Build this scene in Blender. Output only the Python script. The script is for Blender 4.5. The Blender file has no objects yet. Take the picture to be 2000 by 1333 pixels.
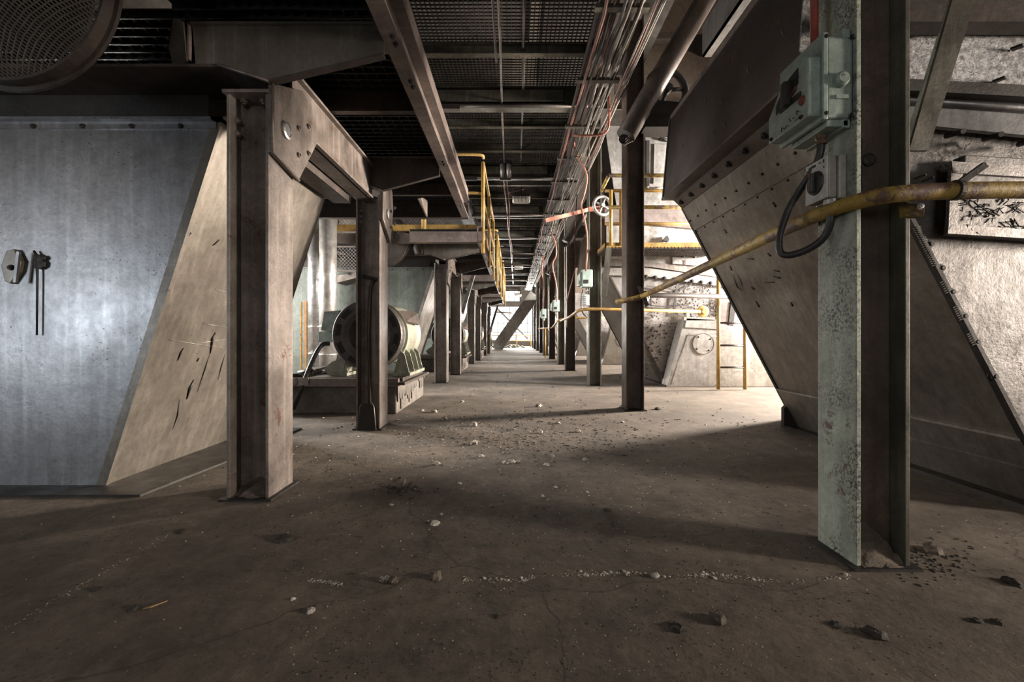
import bpy, math, random
from mathutils import Vector, Matrix
random.seed(7)
S = 0.7                      # one modelling unit = 0.7 m (the eye height of the view)
C = bpy.context.scene.collection
V = Vector
PI = math.pi

# ------------------------------------------------------------------ camera, world, light, exposure
cam_d = bpy.data.cameras.new('camera'); cam = bpy.data.objects.new('camera', cam_d); C.objects.link(cam)
cam_d.sensor_width = 36; cam_d.lens = 850*36/2000
cam_d.shift_x = -3/2000; cam_d.shift_y = -12.5/2000
cam_d.clip_start = .02; cam_d.clip_end = 300
cam.location = (0, 0, S); cam.rotation_euler = (PI/2, 0, 0)
bpy.context.scene.camera = cam
sc = bpy.context.scene
sc.view_settings.view_transform = 'Standard'; sc.view_settings.look = 'None'
sc.view_settings.exposure = -0.12; sc.view_settings.gamma = 1; sc.view_settings.use_curve_mapping = False
world = bpy.data.worlds.new('overcast_sky'); sc.world = world; world.use_nodes = True
bg = world.node_tree.nodes['Background']; bg.inputs[0].default_value = (1, .97, .93, 1); bg.inputs[1].default_value = 2.4

def area(name, loc, aim, sx, sy, power, col, spread=180):
    d = bpy.data.lights.new(name, 'AREA'); d.shape = 'RECTANGLE'; d.size = sx*S; d.size_y = sy*S
    d.energy = power; d.color = col; d.spread = math.radians(spread)
    o = bpy.data.objects.new(name, d); C.objects.link(o); o.location = V(loc)*S
    o.rotation_euler = (V(aim)-V(loc)).to_track_quat('-Z', 'Y').to_euler()
    return o
WARM = (1, .86, .72); COOL = (.80, .90, 1.0); NEUT = (1, .94, .87)
# daylight in the openings of the long wall beside the machines (one opening per bay)
area('daylight_bay_one', (8.9, -.35, 1.9), (0, 2.6, 0), .8, 1.5, 460, WARM)
for k, p in enumerate([1350, 950, 950, 1000, 1100]):
    area('daylight_bay', (8.9, 8.25+6.1*k, 1.75), (0, 5.8+6.1*k, .2), 1.1, 1.5, p, WARM, 130)
    area('daylight_bay_high', (8.9, 5.9+6.1*k, 3.3), (2.6, 8.7+6.1*k, 3.1), 1.2, 1.2, 300 if k < 1 else 300, NEUT, 60)
# daylight in the openings of the opposite wall
for k, p in enumerate([260, 200, 200]):
    area('daylight_far_side', (-6.9, 7.2+6.1*k, 2.2), (0, 7.0+6.1*k, .6), 1.4, 2.0, p, NEUT, 130)
area('daylight_end_window', (-.3, 39.0, 2.6), (0, 30, .8), 4.6, 5.2, 3200, NEUT, 150)
# cool daylight from the doorway behind the camera
area('daylight_doorway', (-6.6, -1.3, 1.25), (-3.1, 2.85, .9), .6, .9, 9, COOL, 90)
area('rear_fill', (1.6, -6.6, 2.0), (.6, 3, .6), 2.0, 1.6, 26, NEUT)  # added fill from behind the view, lifts the dim foreground

# ------------------------------------------------------------------ mesh helpers
ORG = {}
class MB:
    def __init__(s): s.v = []; s.f = []; s.sm = []
    def add(s, vs, fs, smooth=False):
        n = len(s.v); s.v += [V(a) for a in vs]; s.f += [tuple(i+n for i in f) for f in fs]; s.sm += [smooth]*len(fs); return s
    def box(s, a, b):
        x0, x1 = sorted((a[0], b[0])); y0, y1 = sorted((a[1], b[1])); z0, z1 = sorted((a[2], b[2]))
        return s.add([(x0,y0,z0),(x1,y0,z0),(x1,y1,z0),(x0,y1,z0),(x0,y0,z1),(x1,y0,z1),(x1,y1,z1),(x0,y1,z1)],
              [(0,3,2,1),(4,5,6,7),(0,1,5,4),(1,2,6,5),(2,3,7,6),(3,0,4,7)])
    def bar(s, p, q, w, h, up=(0,0,1)):
        p, q = V(p), V(q); d = (q-p).normalized(); sd = d.cross(V(up))
        if sd.length < 1e-4: sd = V((1,0,0))
        sd.normalize(); u = sd.cross(d)
        c = [p+sd*a*w/2+u*b*h/2 for a, b in ((-1,-1),(1,-1),(1,1),(-1,1))]+[q+sd*a*w/2+u*b*h/2 for a, b in ((-1,-1),(1,-1),(1,1),(-1,1))]
        return s.add(c, [(0,3,2,1),(4,5,6,7),(0,1,5,4),(1,2,6,5),(2,3,7,6),(3,0,4,7)])
    def prism(s, poly, off):       # 3-D polygon extruded by a vector
        n = len(poly); off = V(off); a = [V(p) for p in poly]; b = [p+off for p in a]
        return s.add(a+b, [tuple(range(n))[::-1], tuple(range(n, 2*n))]+[(i, (i+1) % n, n+(i+1) % n, n+i) for i in range(n)])
    def tube(s, pts, r, n=10, cap=True):
        pts = [V(p) for p in pts]; m = len(pts)
        rr = r if isinstance(r, (list, tuple)) else [r]*m
        t0 = (pts[1]-pts[0]).normalized(); a = t0.orthogonal().normalized(); vs = []
        for i, p in enumerate(pts):
            t = ((pts[min(i+1, m-1)]-p).normalized()+(p-pts[max(i-1, 0)]).normalized())
            t = t.normalized() if t.length > 1e-6 else t0
            a = (a-t*a.dot(t)).normalized(); b = t.cross(a)
            vs += [p+(a*math.cos(2*PI*k/n)+b*math.sin(2*PI*k/n))*rr[i] for k in range(n)]
        base = len(s.v)
        fs = [(i*n+k, i*n+(k+1) % n, (i+1)*n+(k+1) % n, (i+1)*n+k) for i in range(m-1) for k in range(n)]
        s.add(vs, fs, True)
        if cap:
            s.f += [tuple(base+k for k in range(n))[::-1], tuple(base+(m-1)*n+k for k in range(n))]; s.sm += [False]*2
        return s
    def ring(s, c, ax, r0, r1, h, n=32, a0=0, a1=2*PI):   # annulus with thickness along ax
        c = V(c); ax = V(ax).normalized(); a = ax.orthogonal().normalized(); b = ax.cross(a)
        full = abs(a1-a0-2*PI) < 1e-6; m = n if full else n+1; vs = []
        for k in range(m):
            t = a0+(a1-a0)*k/n; d = a*math.cos(t)+b*math.sin(t)
            vs += [c+d*r0, c+d*r1, c+d*r1+ax*h, c+d*r0+ax*h]
        fs = []
        for k in range(n):
            i = 4*k; j = 4*((k+1) % m)
            fs += [(i, i+1, j+1, j), (i+1, i+2, j+2, j+1), (i+2, i+3, j+3, j+2), (i+3, i, j, j+3)]
        if not full: fs += [(0,3,2,1), (4*m-4, 4*m-3, 4*m-2, 4*m-1)]
        return s.add(vs, fs, False)
    def lathe(s, c, ax, prof, n=32):   # prof: list of (radius, distance along ax)
        c = V(c); ax = V(ax).normalized(); a = ax.orthogonal().normalized(); b = ax.cross(a); vs = []
        for r, h in prof:
            vs += [c+ax*h+(a*math.cos(2*PI*k/n)+b*math.sin(2*PI*k/n))*max(r, 1e-4) for k in range(n)]
        fs = [(i*n+k, i*n+(k+1) % n, (i+1)*n+(k+1) % n, (i+1)*n+k) for i in range(len(prof)-1) for k in range(n)]
        return s.add(vs, fs, False)
    def grid(s, f, nu, nv):
        vs = [f(i/nu, j/nv) for j in range(nv+1) for i in range(nu+1)]
        return s.add(vs, [(j*(nu+1)+i, j*(nu+1)+i+1, (j+1)*(nu+1)+i+1, (j+1)*(nu+1)+i) for j in range(nv) for i in range(nu)], True)
    def mesh(s, name, m, org):
        me = bpy.data.meshes.new(name)
        me.from_pydata([tuple((p-org)*S) for p in s.v], [], s.f)
        me.polygons.foreach_set('use_smooth', s.sm)
        me.materials.append(m); me.update()
        return me
    def put(s, name, m, parent=None, label=None, bevel=0, org=None, fix=True):
        o0 = ORG[parent.name] if parent is not None and parent.name in ORG else V((0,0,0))
        o1 = V(org) if (org is not None and parent is None) else o0
        me = s.mesh(name, m, o1)
        if fix:
            import bmesh
            bm = bmesh.new(); bm.from_mesh(me); bmesh.ops.recalc_face_normals(bm, faces=bm.faces); bm.to_mesh(me); bm.free()
        o = bpy.data.objects.new(name, me); C.objects.link(o)
        if parent is not None: o.parent = parent
        else: o.location = o1*S
        ORG[o.name] = o1
        if label: o['label'] = label
        if bevel:
            b = o.modifiers.new('edge', 'BEVEL'); b.width = bevel*S; b.segments = 2; b.limit_method = 'ANGLE'; b.angle_limit = .7
        return o
def tag(o, label, cat, group=None):
    o['label'] = label; o['category'] = cat
    if group: o['group'] = group
    return o
def thing(name, label, cat, loc, group=None):
    o = bpy.data.objects.new(name, None); C.objects.link(o); o.location = V(loc)*S; o.empty_display_size = .1
    ORG[o.name] = V(loc); return tag(o, label, cat, group)
def struct(o): o['kind'] = 'structure'; return o
def stuff(o): o['kind'] = 'stuff'; return o
def dup(root, off, label=None, par=None, cat=None):
    r = root.copy(); C.objects.link(r)
    if par is None: r.location = root.location+V(off)*S
    else: r.parent = par
    ORG[r.name] = ORG.get(root.name, V((0,0,0)))+V(off)
    if label: r['label'] = label
    for ch in root.children: dup(ch, off, None, r)
    return r
def W(px, py, D): return V(((px-1003)*D/850, D, 1+(654-py)*D/850))
def rnd(pts, r, n=5):           # round the corners of a polyline
    pts = [V(p) for p in pts]; out = [pts[0]]
    for i in range(1, len(pts)-1):
        a, b, c = pts[i-1], pts[i], pts[i+1]
        l1 = min(r, (a-b).length*.48); l2 = min(r, (c-b).length*.48)
        p = b+(a-b).normalized()*l1; q = b+(c-b).normalized()*l2
        for k in range(n+1):
            t = k/n; out.append(p*(1-t)**2+b*2*t*(1-t)+q*t*t)
    return out+[pts[-1]]
BOLT = {}
def bolt(parent, p, nrm, r, m):
    """hexagonal bolt head with a shank end: one shared mesh per size, normal and material"""
    key = (round(r, 4), tuple(round(a, 3) for a in nrm), m.name)
    if key not in BOLT:
        b = MB(); ax = V(nrm).normalized()
        b.lathe((0,0,0), ax, [(0,0),(r*1.25,0),(r*1.25,r*.18),(0,r*.18)], 10); b.lathe((0,0,0), ax, [(0,r*.15),(r,r*.15),(r,r*.8),(r*.55,r*.85),(r*.5,r*1.3),(0,r*1.3)], 6)
        BOLT[key] = b.mesh('bolt', m, V((0,0,0)))
    o = bpy.data.objects.new('bolt', BOLT[key]); C.objects.link(o)
    o.parent = parent; o.location = (V(p)-ORG[parent.name])*S
    return o

# ------------------------------------------------------------------ materials
MAT = {}
def mat(name, base, alt, metal=.0, rough=(.35,.65), big=1.6, fine=38, speck=None, speck_amt=.0, streak=.0, streak_axis=2, rust=None, rust_amt=0.0, bump=.25, spec_scale=60, rust_scale=5, fa=.5, dirt=.38):
    m = bpy.data.materials.new(name); m.use_nodes = True; nt = m.node_tree; N = nt.nodes; L = nt.links
    bs = N['Principled BSDF']; geo = N.new('ShaderNodeNewGeometry')
    def noise(scale, detail, rough_, vec=None, dist=0):
        n = N.new('ShaderNodeTexNoise'); n.inputs['Scale'].default_value = scale; n.inputs['Detail'].default_value = detail
        n.inputs['Roughness'].default_value = rough_; n.inputs['Distortion'].default_value = dist
        L.new(vec or geo.outputs['Position'], n.inputs['Vector']); return n.outputs['Fac']
    def ramp(src, a, b, inv=False):
        r = N.new('ShaderNodeMapRange'); r.inputs['From Min'].default_value = a; r.inputs['From Max'].default_value = b
        if inv: r.inputs['To Min'].default_value = 1; r.inputs['To Max'].default_value = 0
        L.new(src, r.inputs['Value']); return r.outputs['Result']
    def mix(fac, a, b):
        x = N.new('ShaderNodeMix'); x.data_type = 'RGBA'
        if isinstance(fac, float): x.inputs[0].default_value = fac
        else: L.new(fac, x.inputs[0])
        for v, i in ((a, 6), (b, 7)):
            if isinstance(v, tuple): x.inputs[i].default_value = (*v, 1)
            else: L.new(v, x.inputs[i])
        return x.outputs[2]
    def mul(a, k):
        x = N.new('ShaderNodeMath'); x.operation = 'MULTIPLY'; L.new(a, x.inputs[0])
        if isinstance(k, float): x.inputs[1].default_value = k
        else: L.new(k, x.inputs[1])
        return x.outputs[0]
    n1 = noise(big, 8, .68, dist=.4); col = mix(ramp(n1, .38, .62), base, alt)
    n2 = noise(fine, 6, .7); dk = tuple(c*.45 for c in base)
    col = mix(mul(ramp(n2, .45, .75), fa), col, dk)
    n3 = noise(7.5, 9, .8, dist=.8); dm = N.new('ShaderNodeMapRange'); dm.inputs['From Min'].default_value = .34; dm.inputs['From Max'].default_value = .62
    dm.inputs['To Min'].default_value = 1-dirt; dm.inputs['To Max'].default_value = 1+dirt*.35; L.new(n3, dm.inputs['Value'])
    sc3 = N.new('ShaderNodeVectorMath'); sc3.operation = 'SCALE'; L.new(col, sc3.inputs[0]); L.new(dm.outputs[0], sc3.inputs['Scale']); col = sc3.outputs[0]
    if streak:
        mp = N.new('ShaderNodeMapping'); sv = [26.0]*3; sv[streak_axis] = 1.3; mp.inputs['Scale'].default_value = sv
        L.new(geo.outputs['Position'], mp.inputs['Vector'])
        s1 = noise(1.0, 5, .6, mp.outputs[0])
        col = mix(mul(ramp(s1, .48, .72), streak), col, tuple(c*.35 for c in base)); col = mix(mul(ramp(s1, .46, .28), streak*.6), col, tuple(min(1, c*1.7) for c in base))
    if rust:
        r1 = noise(rust_scale, 10, .75, dist=.6); col = mix(ramp(r1, .64-rust_amt, .67-rust_amt), col, rust)
    if speck:
        v = noise(spec_scale*2.2, 3, .6); a = noise(spec_scale*.12, 2, .5)
        col = mix(mul(ramp(v, .67-speck_amt*.055, .71-speck_amt*.055), ramp(a, .42, .62)), col, speck)
    L.new(col, bs.inputs['Base Color']); bs.inputs['Metallic'].default_value = metal
    rr = N.new('ShaderNodeMapRange'); rr.inputs['From Min'].default_value = .3; rr.inputs['From Max'].default_value = .7
    rr.inputs['To Min'].default_value = rough[0]; rr.inputs['To Max'].default_value = rough[1]
    L.new(noise(big*3, 8, .7), rr.inputs['Value']); L.new(rr.outputs[0], bs.inputs['Roughness'])
    if bump:
        bp = N.new('ShaderNodeBump'); bp.inputs['Strength'].default_value = bump; bp.inputs['Distance'].default_value = .006
        L.new(n2, bp.inputs['Height']); L.new(bp.outputs[0], bs.inputs['Normal'])
    MAT[name] = m; return m
RUST = (.105, .055, .037); DK = (.025, .02, .018)
galv_cool = mat('galvanised_cool', (.30,.30,.31), (.17,.17,.175), .8, (.30,.46), 1.3, 50, DK, .35, .35, 2, bump=.12, spec_scale=40, dirt=.22)
galv_brown = mat('galvanised_brown', (.205,.185,.16), (.125,.11,.094), .55, (.30,.5), 1.2, 45, (.06,.045,.035), .3, .4, 2, bump=.12, spec_scale=30, dirt=.2)
sheet_white = mat('sheet_white', (.42,.40,.38), (.26,.24,.22), .45, (.3,.5), 1.5, 40, (.07,.05,.04), .7, .3, 2, bump=.2, spec_scale=26)
sheet_near = mat('sheet_stained_dimmed', (.20,.19,.185), (.10,.092,.088), .45, (.3,.5), 3.0, 45, (.03,.025,.02), 2.2, .3, 2, bump=.4, spec_scale=30, dirt=.45)  # stained sheet, base colour darkened to offset strong light on the near front
sheet_speck = mat('sheet_speckled', (.33,.31,.30), (.19,.175,.165), .5, (.28,.5), 1.8, 45, (.04,.03,.025), 1.5, .25, 2, bump=.35, spec_scale=24)
rough_galv = mat('rough_galvanised', (.46,.46,.47), (.10,.10,.105), .4, (.3,.5), 45, 120, DK, 1.6, 0, 2, bump=.9, spec_scale=75)
green_pale = mat('pale_green_sheet', (.15,.175,.155), (.11,.125,.115), .2, (.35,.6), 1.5, 40, (.08,.07,.06), .3, .4, 2, bump=.1)
steel_tan = mat('primed_steel_tan', (.27,.235,.215), (.14,.115,.10), .45, (.32,.55), 2.5, 55, (.05,.03,.02), .6, .5, 2, RUST, .03, .3, 45)
steel_brown = mat('brown_steel', (.075,.058,.05), (.045,.036,.032), .35, (.38,.65), 2, 50, (.02,.015,.012), .5, .3, 2, RUST, .02, .3)
casing_m = mat('dark_casing_paint', (.042,.032,.028), (.028,.022,.02), .2, (.45,.7), 2, 50, (.12,.11,.10), .1, .3, 2, RUST, .0, .3)
steel_dark = mat('dark_steel', (.035,.031,.028), (.02,.018,.017), .4, (.4,.7), 2, 60, (.14,.12,.10), .1, .2, 2, bump=.3)
mauve = mat('mauve_primer_steel', (.22,.18,.165), (.13,.105,.095), .35, (.33,.55), 2, 50, (.05,.03,.03), .3, .3, 0, RUST, 0, .3)
green_old = mat('peeling_green_paint', (.37,.42,.35), (.25,.285,.24), .05, (.42,.65), 3, 60, (.045,.04,.028), 3.0, .5, 2, (.09,.05,.04), .03, .5, 50, 7)
olive = mat('olive_grey_steel', (.13,.12,.095), (.065,.06,.048), .35, (.35,.6), 3, 50, (.03,.025,.02), .5, .6, 2, (.10,.06,.04), 0, .3)
brown_pillar = mat('dark_red_brown_pillar', (.125,.095,.08), (.065,.05,.043), .4, (.33,.6), 3, 50, (.02,.016,.014), .5, .5, 2, RUST, .0, .3)
yellow = mat('worn_yellow_paint', (.40,.25,.07), (.28,.17,.05), .05, (.35,.6), 6, 60, (.06,.035,.02), .8, 0, 2, (.12,.06,.035), .03, .3, 60, 9)
yellow_worn = mat('heavily_worn_yellow_paint', (.36,.245,.05), (.24,.155,.04), .05, (.42,.68), 9, 80, (.05,.03,.02), 1.2, 0, 2, (.10,.055,.04), .14, .4, 70, 9)
orange = mat('orange_paint', (.40,.145,.09), (.27,.10,.065), .0, (.4,.6), 8, 60, bump=.1)
red_pipe = mat('red_oxide_pipe', (.30,.055,.035), (.2,.04,.03), .05, (.4,.6), 8, 60, bump=.2)
cable_grey = mat('grey_cable', (.13,.12,.105), (.06,.055,.05), 0, (.45,.65), 10, 60, bump=.1)
cable_pale = mat('pale_cable', (.27,.24,.21), (.17,.15,.13), 0, (.45,.65), 10, 60, bump=.1)
cable_red = mat('faded_red_cable', (.19,.075,.055), (.12,.055,.045), 0, (.45,.65), 10, 60, bump=.1)
black_rub = mat('black_rubber', (.016,.016,.017), (.03,.03,.03), 0, (.35,.55), 10, 60, bump=.2)
box_green = mat('grey_green_enamel', (.30,.37,.335), (.22,.27,.245), .1, (.32,.5), 5, 50, (.03,.025,.02), .8, .1, 2, (.05,.03,.02), -.03, .3, 60)
box_pale = mat('pale_green_box_paint', (.45,.55,.50), (.33,.42,.38), .05, (.35,.5), 5, 50, (.04,.03,.02), .6, bump=.2)
switch_grey = mat('grey_switch_plastic', (.33,.31,.28), (.25,.23,.2), 0, (.35,.5), 5, 50, (.08,.07,.06), .2, bump=.1)
switch_face = mat('pale_switch_face', (.58,.60,.60), (.46,.47,.47), 0, (.35,.5), 5, 50, (.1,.09,.08), .3, bump=.1)
motor_paint = mat('cream_green_motor_paint', (.31,.325,.265), (.22,.215,.165), .2, (.33,.55), 3, 40, (.06,.04,.03), .5, .2, 2, (.16,.10,.07), .0, .3)
motor_dark = mat('dark_motor_iron', (.055,.046,.042), (.035,.03,.028), .3, (.4,.6), 4, 50, bump=.25)
black = mat('black_void', (.008,.007,.007), (.012,.01,.01), 0, (.7,.9), bump=0)
concrete = mat('plinth_concrete', (.15,.135,.12), (.09,.08,.07), 0, (.75,.95), 3, 45, (.05,.04,.035), 1.2, .1, 2, bump=.8, spec_scale=35)
wall_m = mat('grimy_wall', (.10,.085,.07), (.06,.05,.043), 0, (.7,.9), 1, 20, bump=.3)
brown_wall = mat('brown_cladding', (.10,.072,.052), (.075,.054,.04), .1, (.6,.8), 1, 25, (.05,.035,.025), .3, bump=.2)
glaze_lump = mat('dusty_lump', (.16,.125,.10), (.08,.065,.05), 0, (.7,.95), 20, 90, bump=.8)
lump_dark = mat('dark_lump', (.05,.042,.036), (.03,.026,.022), 0, (.7,.95), 20, 90, bump=.8)
crumb_white = mat('pale_crumb', (.52,.48,.42), (.35,.31,.27), 0, (.6,.9), 20, 90, bump=.6)
straw = mat('dry_straw', (.50,.30,.13), (.40,.24,.10), 0, (.6,.8), bump=.1)
red_mark = mat('red_marking', (.17,.035,.025), (.10,.03,.02), 0, (.4,.6), bump=0)
foil = mat('bright_steel', (.62,.62,.62), (.45,.45,.45), .85, (.25,.4), 4, 50, bump=.15)
duct_m = mat('silver_duct_sheet', (.5,.48,.46), (.32,.30,.28), .7, (.28,.5), 4, 50, (.1,.08,.07), .3, .2, 2, bump=.25)
mesh_m = mat('mesh_wire', (.07,.062,.056), (.04,.036,.032), .3, (.4,.6), bump=0)
grate_m = mat('grating_steel', (.075,.068,.062), (.04,.036,.033), .4, (.35,.6), 3, 40, bump=.1)
lamp_glass = mat('dusty_lamp_glass', (.75,.72,.66), (.6,.56,.5), 0, (.15,.35), 6, 40, bump=.1)

def floor_mat():
    m = mat('dirty_concrete_floor', (.155,.125,.10), (.10,.08,.064), 0, (.78,.97), .9, 26, (.03,.024,.02), 1.2, 0, bump=.55, spec_scale=34)
    nt = m.node_tree; N = nt.nodes; L = nt.links; bs = N['Principled BSDF']
    src = bs.inputs['Base Color'].links[0].from_socket; geo = N.new('ShaderNodeNewGeometry')
    wn = N.new('ShaderNodeTexNoise'); wn.inputs['Scale'].default_value = 1.1; wn.inputs['Detail'].default_value = 6; L.new(geo.outputs['Position'], wn.inputs['Vector'])
    sub = N.new('ShaderNodeVectorMath'); sub.operation = 'MULTIPLY_ADD'; sub.inputs[1].default_value = (.9,.9,0); L.new(wn.outputs['Color'], sub.inputs[0]); L.new(geo.outputs['Position'], sub.inputs[2])
    vo = N.new('ShaderNodeTexVoronoi'); vo.feature = 'DISTANCE_TO_EDGE'; vo.inputs['Scale'].default_value = .42; L.new(sub.outputs[0], vo.inputs['Vector'])
    r = N.new('ShaderNodeMapRange'); r.inputs['From Min'].default_value = .0006; r.inputs['From Max'].default_value = .0018; r.inputs['To Min'].default_value = .55; r.inputs['To Max'].default_value = 0; L.new(vo.outputs['Distance'], r.inputs['Value'])
    x = N.new('ShaderNodeMix'); x.data_type = 'RGBA'; L.new(r.outputs[0], x.inputs[0]); L.new(src, x.inputs[6]); x.inputs[7].default_value = (.02,.016,.013,1)
    # pale grit
    g = N.new('ShaderNodeTexVoronoi'); g.inputs['Scale'].default_value = 26; L.new(geo.outputs['Position'], g.inputs['Vector'])
    gr = N.new('ShaderNodeMapRange'); gr.inputs['From Min'].default_value = .045; gr.inputs['From Max'].default_value = .075; gr.inputs['To Min'].default_value = .8; gr.inputs['To Max'].default_value = 0; L.new(g.outputs['Distance'], gr.inputs['Value'])
    y = N.new('ShaderNodeMix'); y.data_type = 'RGBA'; L.new(gr.outputs[0], y.inputs[0]); L.new(x.outputs[2], y.inputs[6]); y.inputs[7].default_value = (.30,.25,.20,1)
    # worn lighter and darker areas
    n = N.new('ShaderNodeTexNoise'); n.inputs['Scale'].default_value = 2.2; n.inputs['Detail'].default_value = 9; n.inputs['Roughness'].default_value = .75; L.new(geo.outputs['Position'], n.inputs['Vector'])
    r2 = N.new('ShaderNodeMapRange'); r2.inputs['From Min'].default_value = .35; r2.inputs['From Max'].default_value = .7; r2.inputs['To Min'].default_value = .5; r2.inputs['To Max'].default_value = 1.4; L.new(n.outputs['Fac'], r2.inputs['Value'])
    mu = N.new('ShaderNodeVectorMath'); mu.operation = 'SCALE'; L.new(y.outputs[2], mu.inputs[0]); L.new(r2.outputs[0], mu.inputs['Scale'])
    L.new(mu.outputs[0], bs.inputs['Base Color']); return m
floor_m = floor_mat()
def glass_mat():
    m = bpy.data.materials.new('dusty_window_pane'); m.use_nodes = True; nt = m.node_tree; N = nt.nodes; L = nt.links
    t = N.new('ShaderNodeBsdfTransparent'); g = N.new('ShaderNodeBsdfGlossy'); g.inputs['Roughness'].default_value = .2
    t.inputs[0].default_value = (.93,.95,.96,1)
    mx = N.new('ShaderNodeMixShader'); mx.inputs[0].default_value = .06; L.new(t.outputs[0], mx.inputs[1]); L.new(g.outputs[0], mx.inputs[2]); L.new(mx.outputs[0], N['Material Output'].inputs[0]); return m
pane_m = glass_mat()

# ------------------------------------------------------------------ room shell
XL, XR, YB, YE, ZT = -7.2, 9.2, -7.2, 38.0, 8.6
def floor_h(x, y): return 0
struct(MB().box((XL-.3, YB-.3, -.3), (XR+.3, YE+.3, 0)).put('floor', floor_m))
struct(MB().box((XL-.3, YB-.3, ZT), (XR+.3, YE+.3, ZT+.3)).put('ceiling', wall_m))
def wall_holes(name, axis, pos, th, a0, a1, z1, holes, m):
    """a wall in strips around its openings: holes = (a0, a1, z0, z1)"""
    b = MB()
    def bx(p, q, za, zb):
        if q-p < 1e-4 or zb-za < 1e-4: return
        if axis == 'x': b.box((pos, p, za), (pos+th, q, zb))
        else: b.box((p, pos, za), (q, pos+th, zb))
    cur = a0
    for h in sorted(holes):
        bx(cur, h[0], 0, z1); bx(h[0], h[1], 0, h[2]); bx(h[0], h[1], h[3], z1); cur = h[1]
    bx(cur, a1, 0, z1); return struct(b.put(name, m))
RH = [(-1.15, .45, .9, 3.8)]+[(5.5+6.1*k, 8.8+6.1*k, .7, 4.9) for k in range(5)]
wall_holes('wall_right', 'x', XR, .3, YB, YE, ZT, RH, wall_m)
LH = [(-3.0, -.4, .3, 3.4)]+[(6.0+6.1*k, 8.4+6.1*k, .9, 4.4) for k in range(5)]
wall_holes('wall_left', 'x', XL-.3, .3, YB, YE, ZT, LH, wall_m)
wall_holes('wall_rear', 'y', YB-.3, .3, XL, XR, ZT, [(-.4, 3.6, 1.6, 5.0)], wall_m)
wf = MB()
for x0, x1, z0, z1 in ((XL, -2.4, 0, ZT), (1.75, XR, 0, ZT), (-2.4, 1.75, 0, .45), (-2.4, 1.75, 3.5, 3.85), (-2.4, -.95, 3.85, 4.85), (.6, 1.75, 3.85, 4.85), (-2.4, 1.75, 4.85, ZT)): wf.box((x0, YE, z0), (x1, YE+.3, z1))
struct(wf.put('wall_far', wall_m))
def window(n, x0, x1, z0, z1, nx, nz, y):
    fr = struct(MB().box((x0, y-.02, z0), (x0+.07, y+.1, z1)).box((x1-.07, y-.02, z0), (x1, y+.1, z1)).box((x0, y-.02, z0), (x1, y+.1, z0+.07)).box((x0, y-.02, z1-.07), (x1, y+.1, z1)).put('window_%d' % n, steel_dark))
    for i in range(1, nx): MB().box((x0+(x1-x0)*i/nx-.02, y, z0), (x0+(x1-x0)*i/nx+.02, y+.05, z1)).put('mullion', steel_dark, fr)
    for j in range(1, nz): MB().box((x0, y-.01, z0+(z1-z0)*j/nz-.02), (x1, y+.06, z0+(z1-z0)*j/nz+.02)).put('glazing_bar', steel_dark, fr)
    for i in range(nx):
        for j in range(nz):
            MB().box((x0+(x1-x0)*i/nx, y+.02, z0+(z1-z0)*j/nz), (x0+(x1-x0)*(i+1)/nx, y+.03, z0+(z1-z0)*(j+1)/nz)).put('pane', pane_m, fr)
window(1, -2.4, 1.75, .45, 3.5, 8, 4, YE+.05)
window(2, -.95, .6, 3.85, 4.85, 3, 2, YE+.05)

# ------------------------------------------------------------------ pillars
ORD = ['foremost', 'second', 'third', 'fourth', 'fifth', 'sixth', 'seventh', 'eighth', 'ninth', 'tenth', 'eleventh', 'twelfth']
def pillar(label, x0, x1, d0, dep, z1, m, m2=None, detail=True, group=None, m3=None):
    t = thing('steel_pillar', label, 'pillar', ((x0+x1)/2, d0+dep/2, 0), group)
    ft = .02 if detail else .018; m2 = m2 or m
    MB().box((x0, d0, 0), (x0+ft, d0+dep, z1)).put('flange', m, t, bevel=.003)
    MB().box((x1-ft, d0, 0), (x1, d0+dep, z1)).put('flange', m2, t, bevel=.003)
    b = MB().box((x0+ft, d0+dep/2-.008, 0), (x1-ft, d0+dep/2+.008, z1))
    if detail:      # root fillets of the rolled section
        for x, sg in ((x0+ft, 1), (x1-ft, -1)):
            b.prism([(x, d0+dep/2-.035, 0), (x+sg*.03, d0+dep/2-.008, 0), (x, d0+dep/2-.008, 0)], (0,0,z1))
    b.put('web', m3 or m2, t)
    MB().box((x0-.03, d0-.03, 0), (x1+.03, d0+dep+.03, .012)).put('base_plate', steel_dark, t)
    return t
DX = 0.0106
LEFT = [(-1.735, -1.48, 2.63), (-1.655, -1.405, 4.57)]
for k in range(1, 4):
    sh = (.01, .11, .19)[k-1] if False else 0
    LEFT += [(-1.635+.05*(k-1), -1.375+.05*(k-1), 8.95+5.85*(k-1)), (-1.56+.05*(k-1), -1.32+.05*(k-1), 10.75+5.95*(k-1))]
L_pillars = []
for i, (a, b, d) in enumerate(LEFT):
    lab = ['foremost tan H-section pillar beside the big grey hopper', 'second tan H-section pillar with a shovel leaning on it'][i] if i < 2 else ORD[i]+' tan H-section pillar of the row under the fan platforms'
    L_pillars.append(pillar(lab, a, b, d, .29, 2.47, steel_tan, detail=i < 2, group='tan pillars under the fan platforms'))
p1 = L_pillars[0]
MB().box((-1.75, 2.61, 2.455), (-1.47, 2.93, 2.475)).put('cap_plate', steel_tan, p1)
for x in (-1.67, -1.55): bolt(p1, (x, 2.70, 2.455), (0,0,-1), .022, steel_tan)
for z in (2.265, 2.345): bolt(p1, (-1.713, 2.70, z-.02), (1,0,0), .02, steel_tan)
for z in (2.2, 2.26, 2.32): bolt(L_pillars[1], (-1.634, 4.64, z), (1,0,0), .02, steel_tan)
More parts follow.
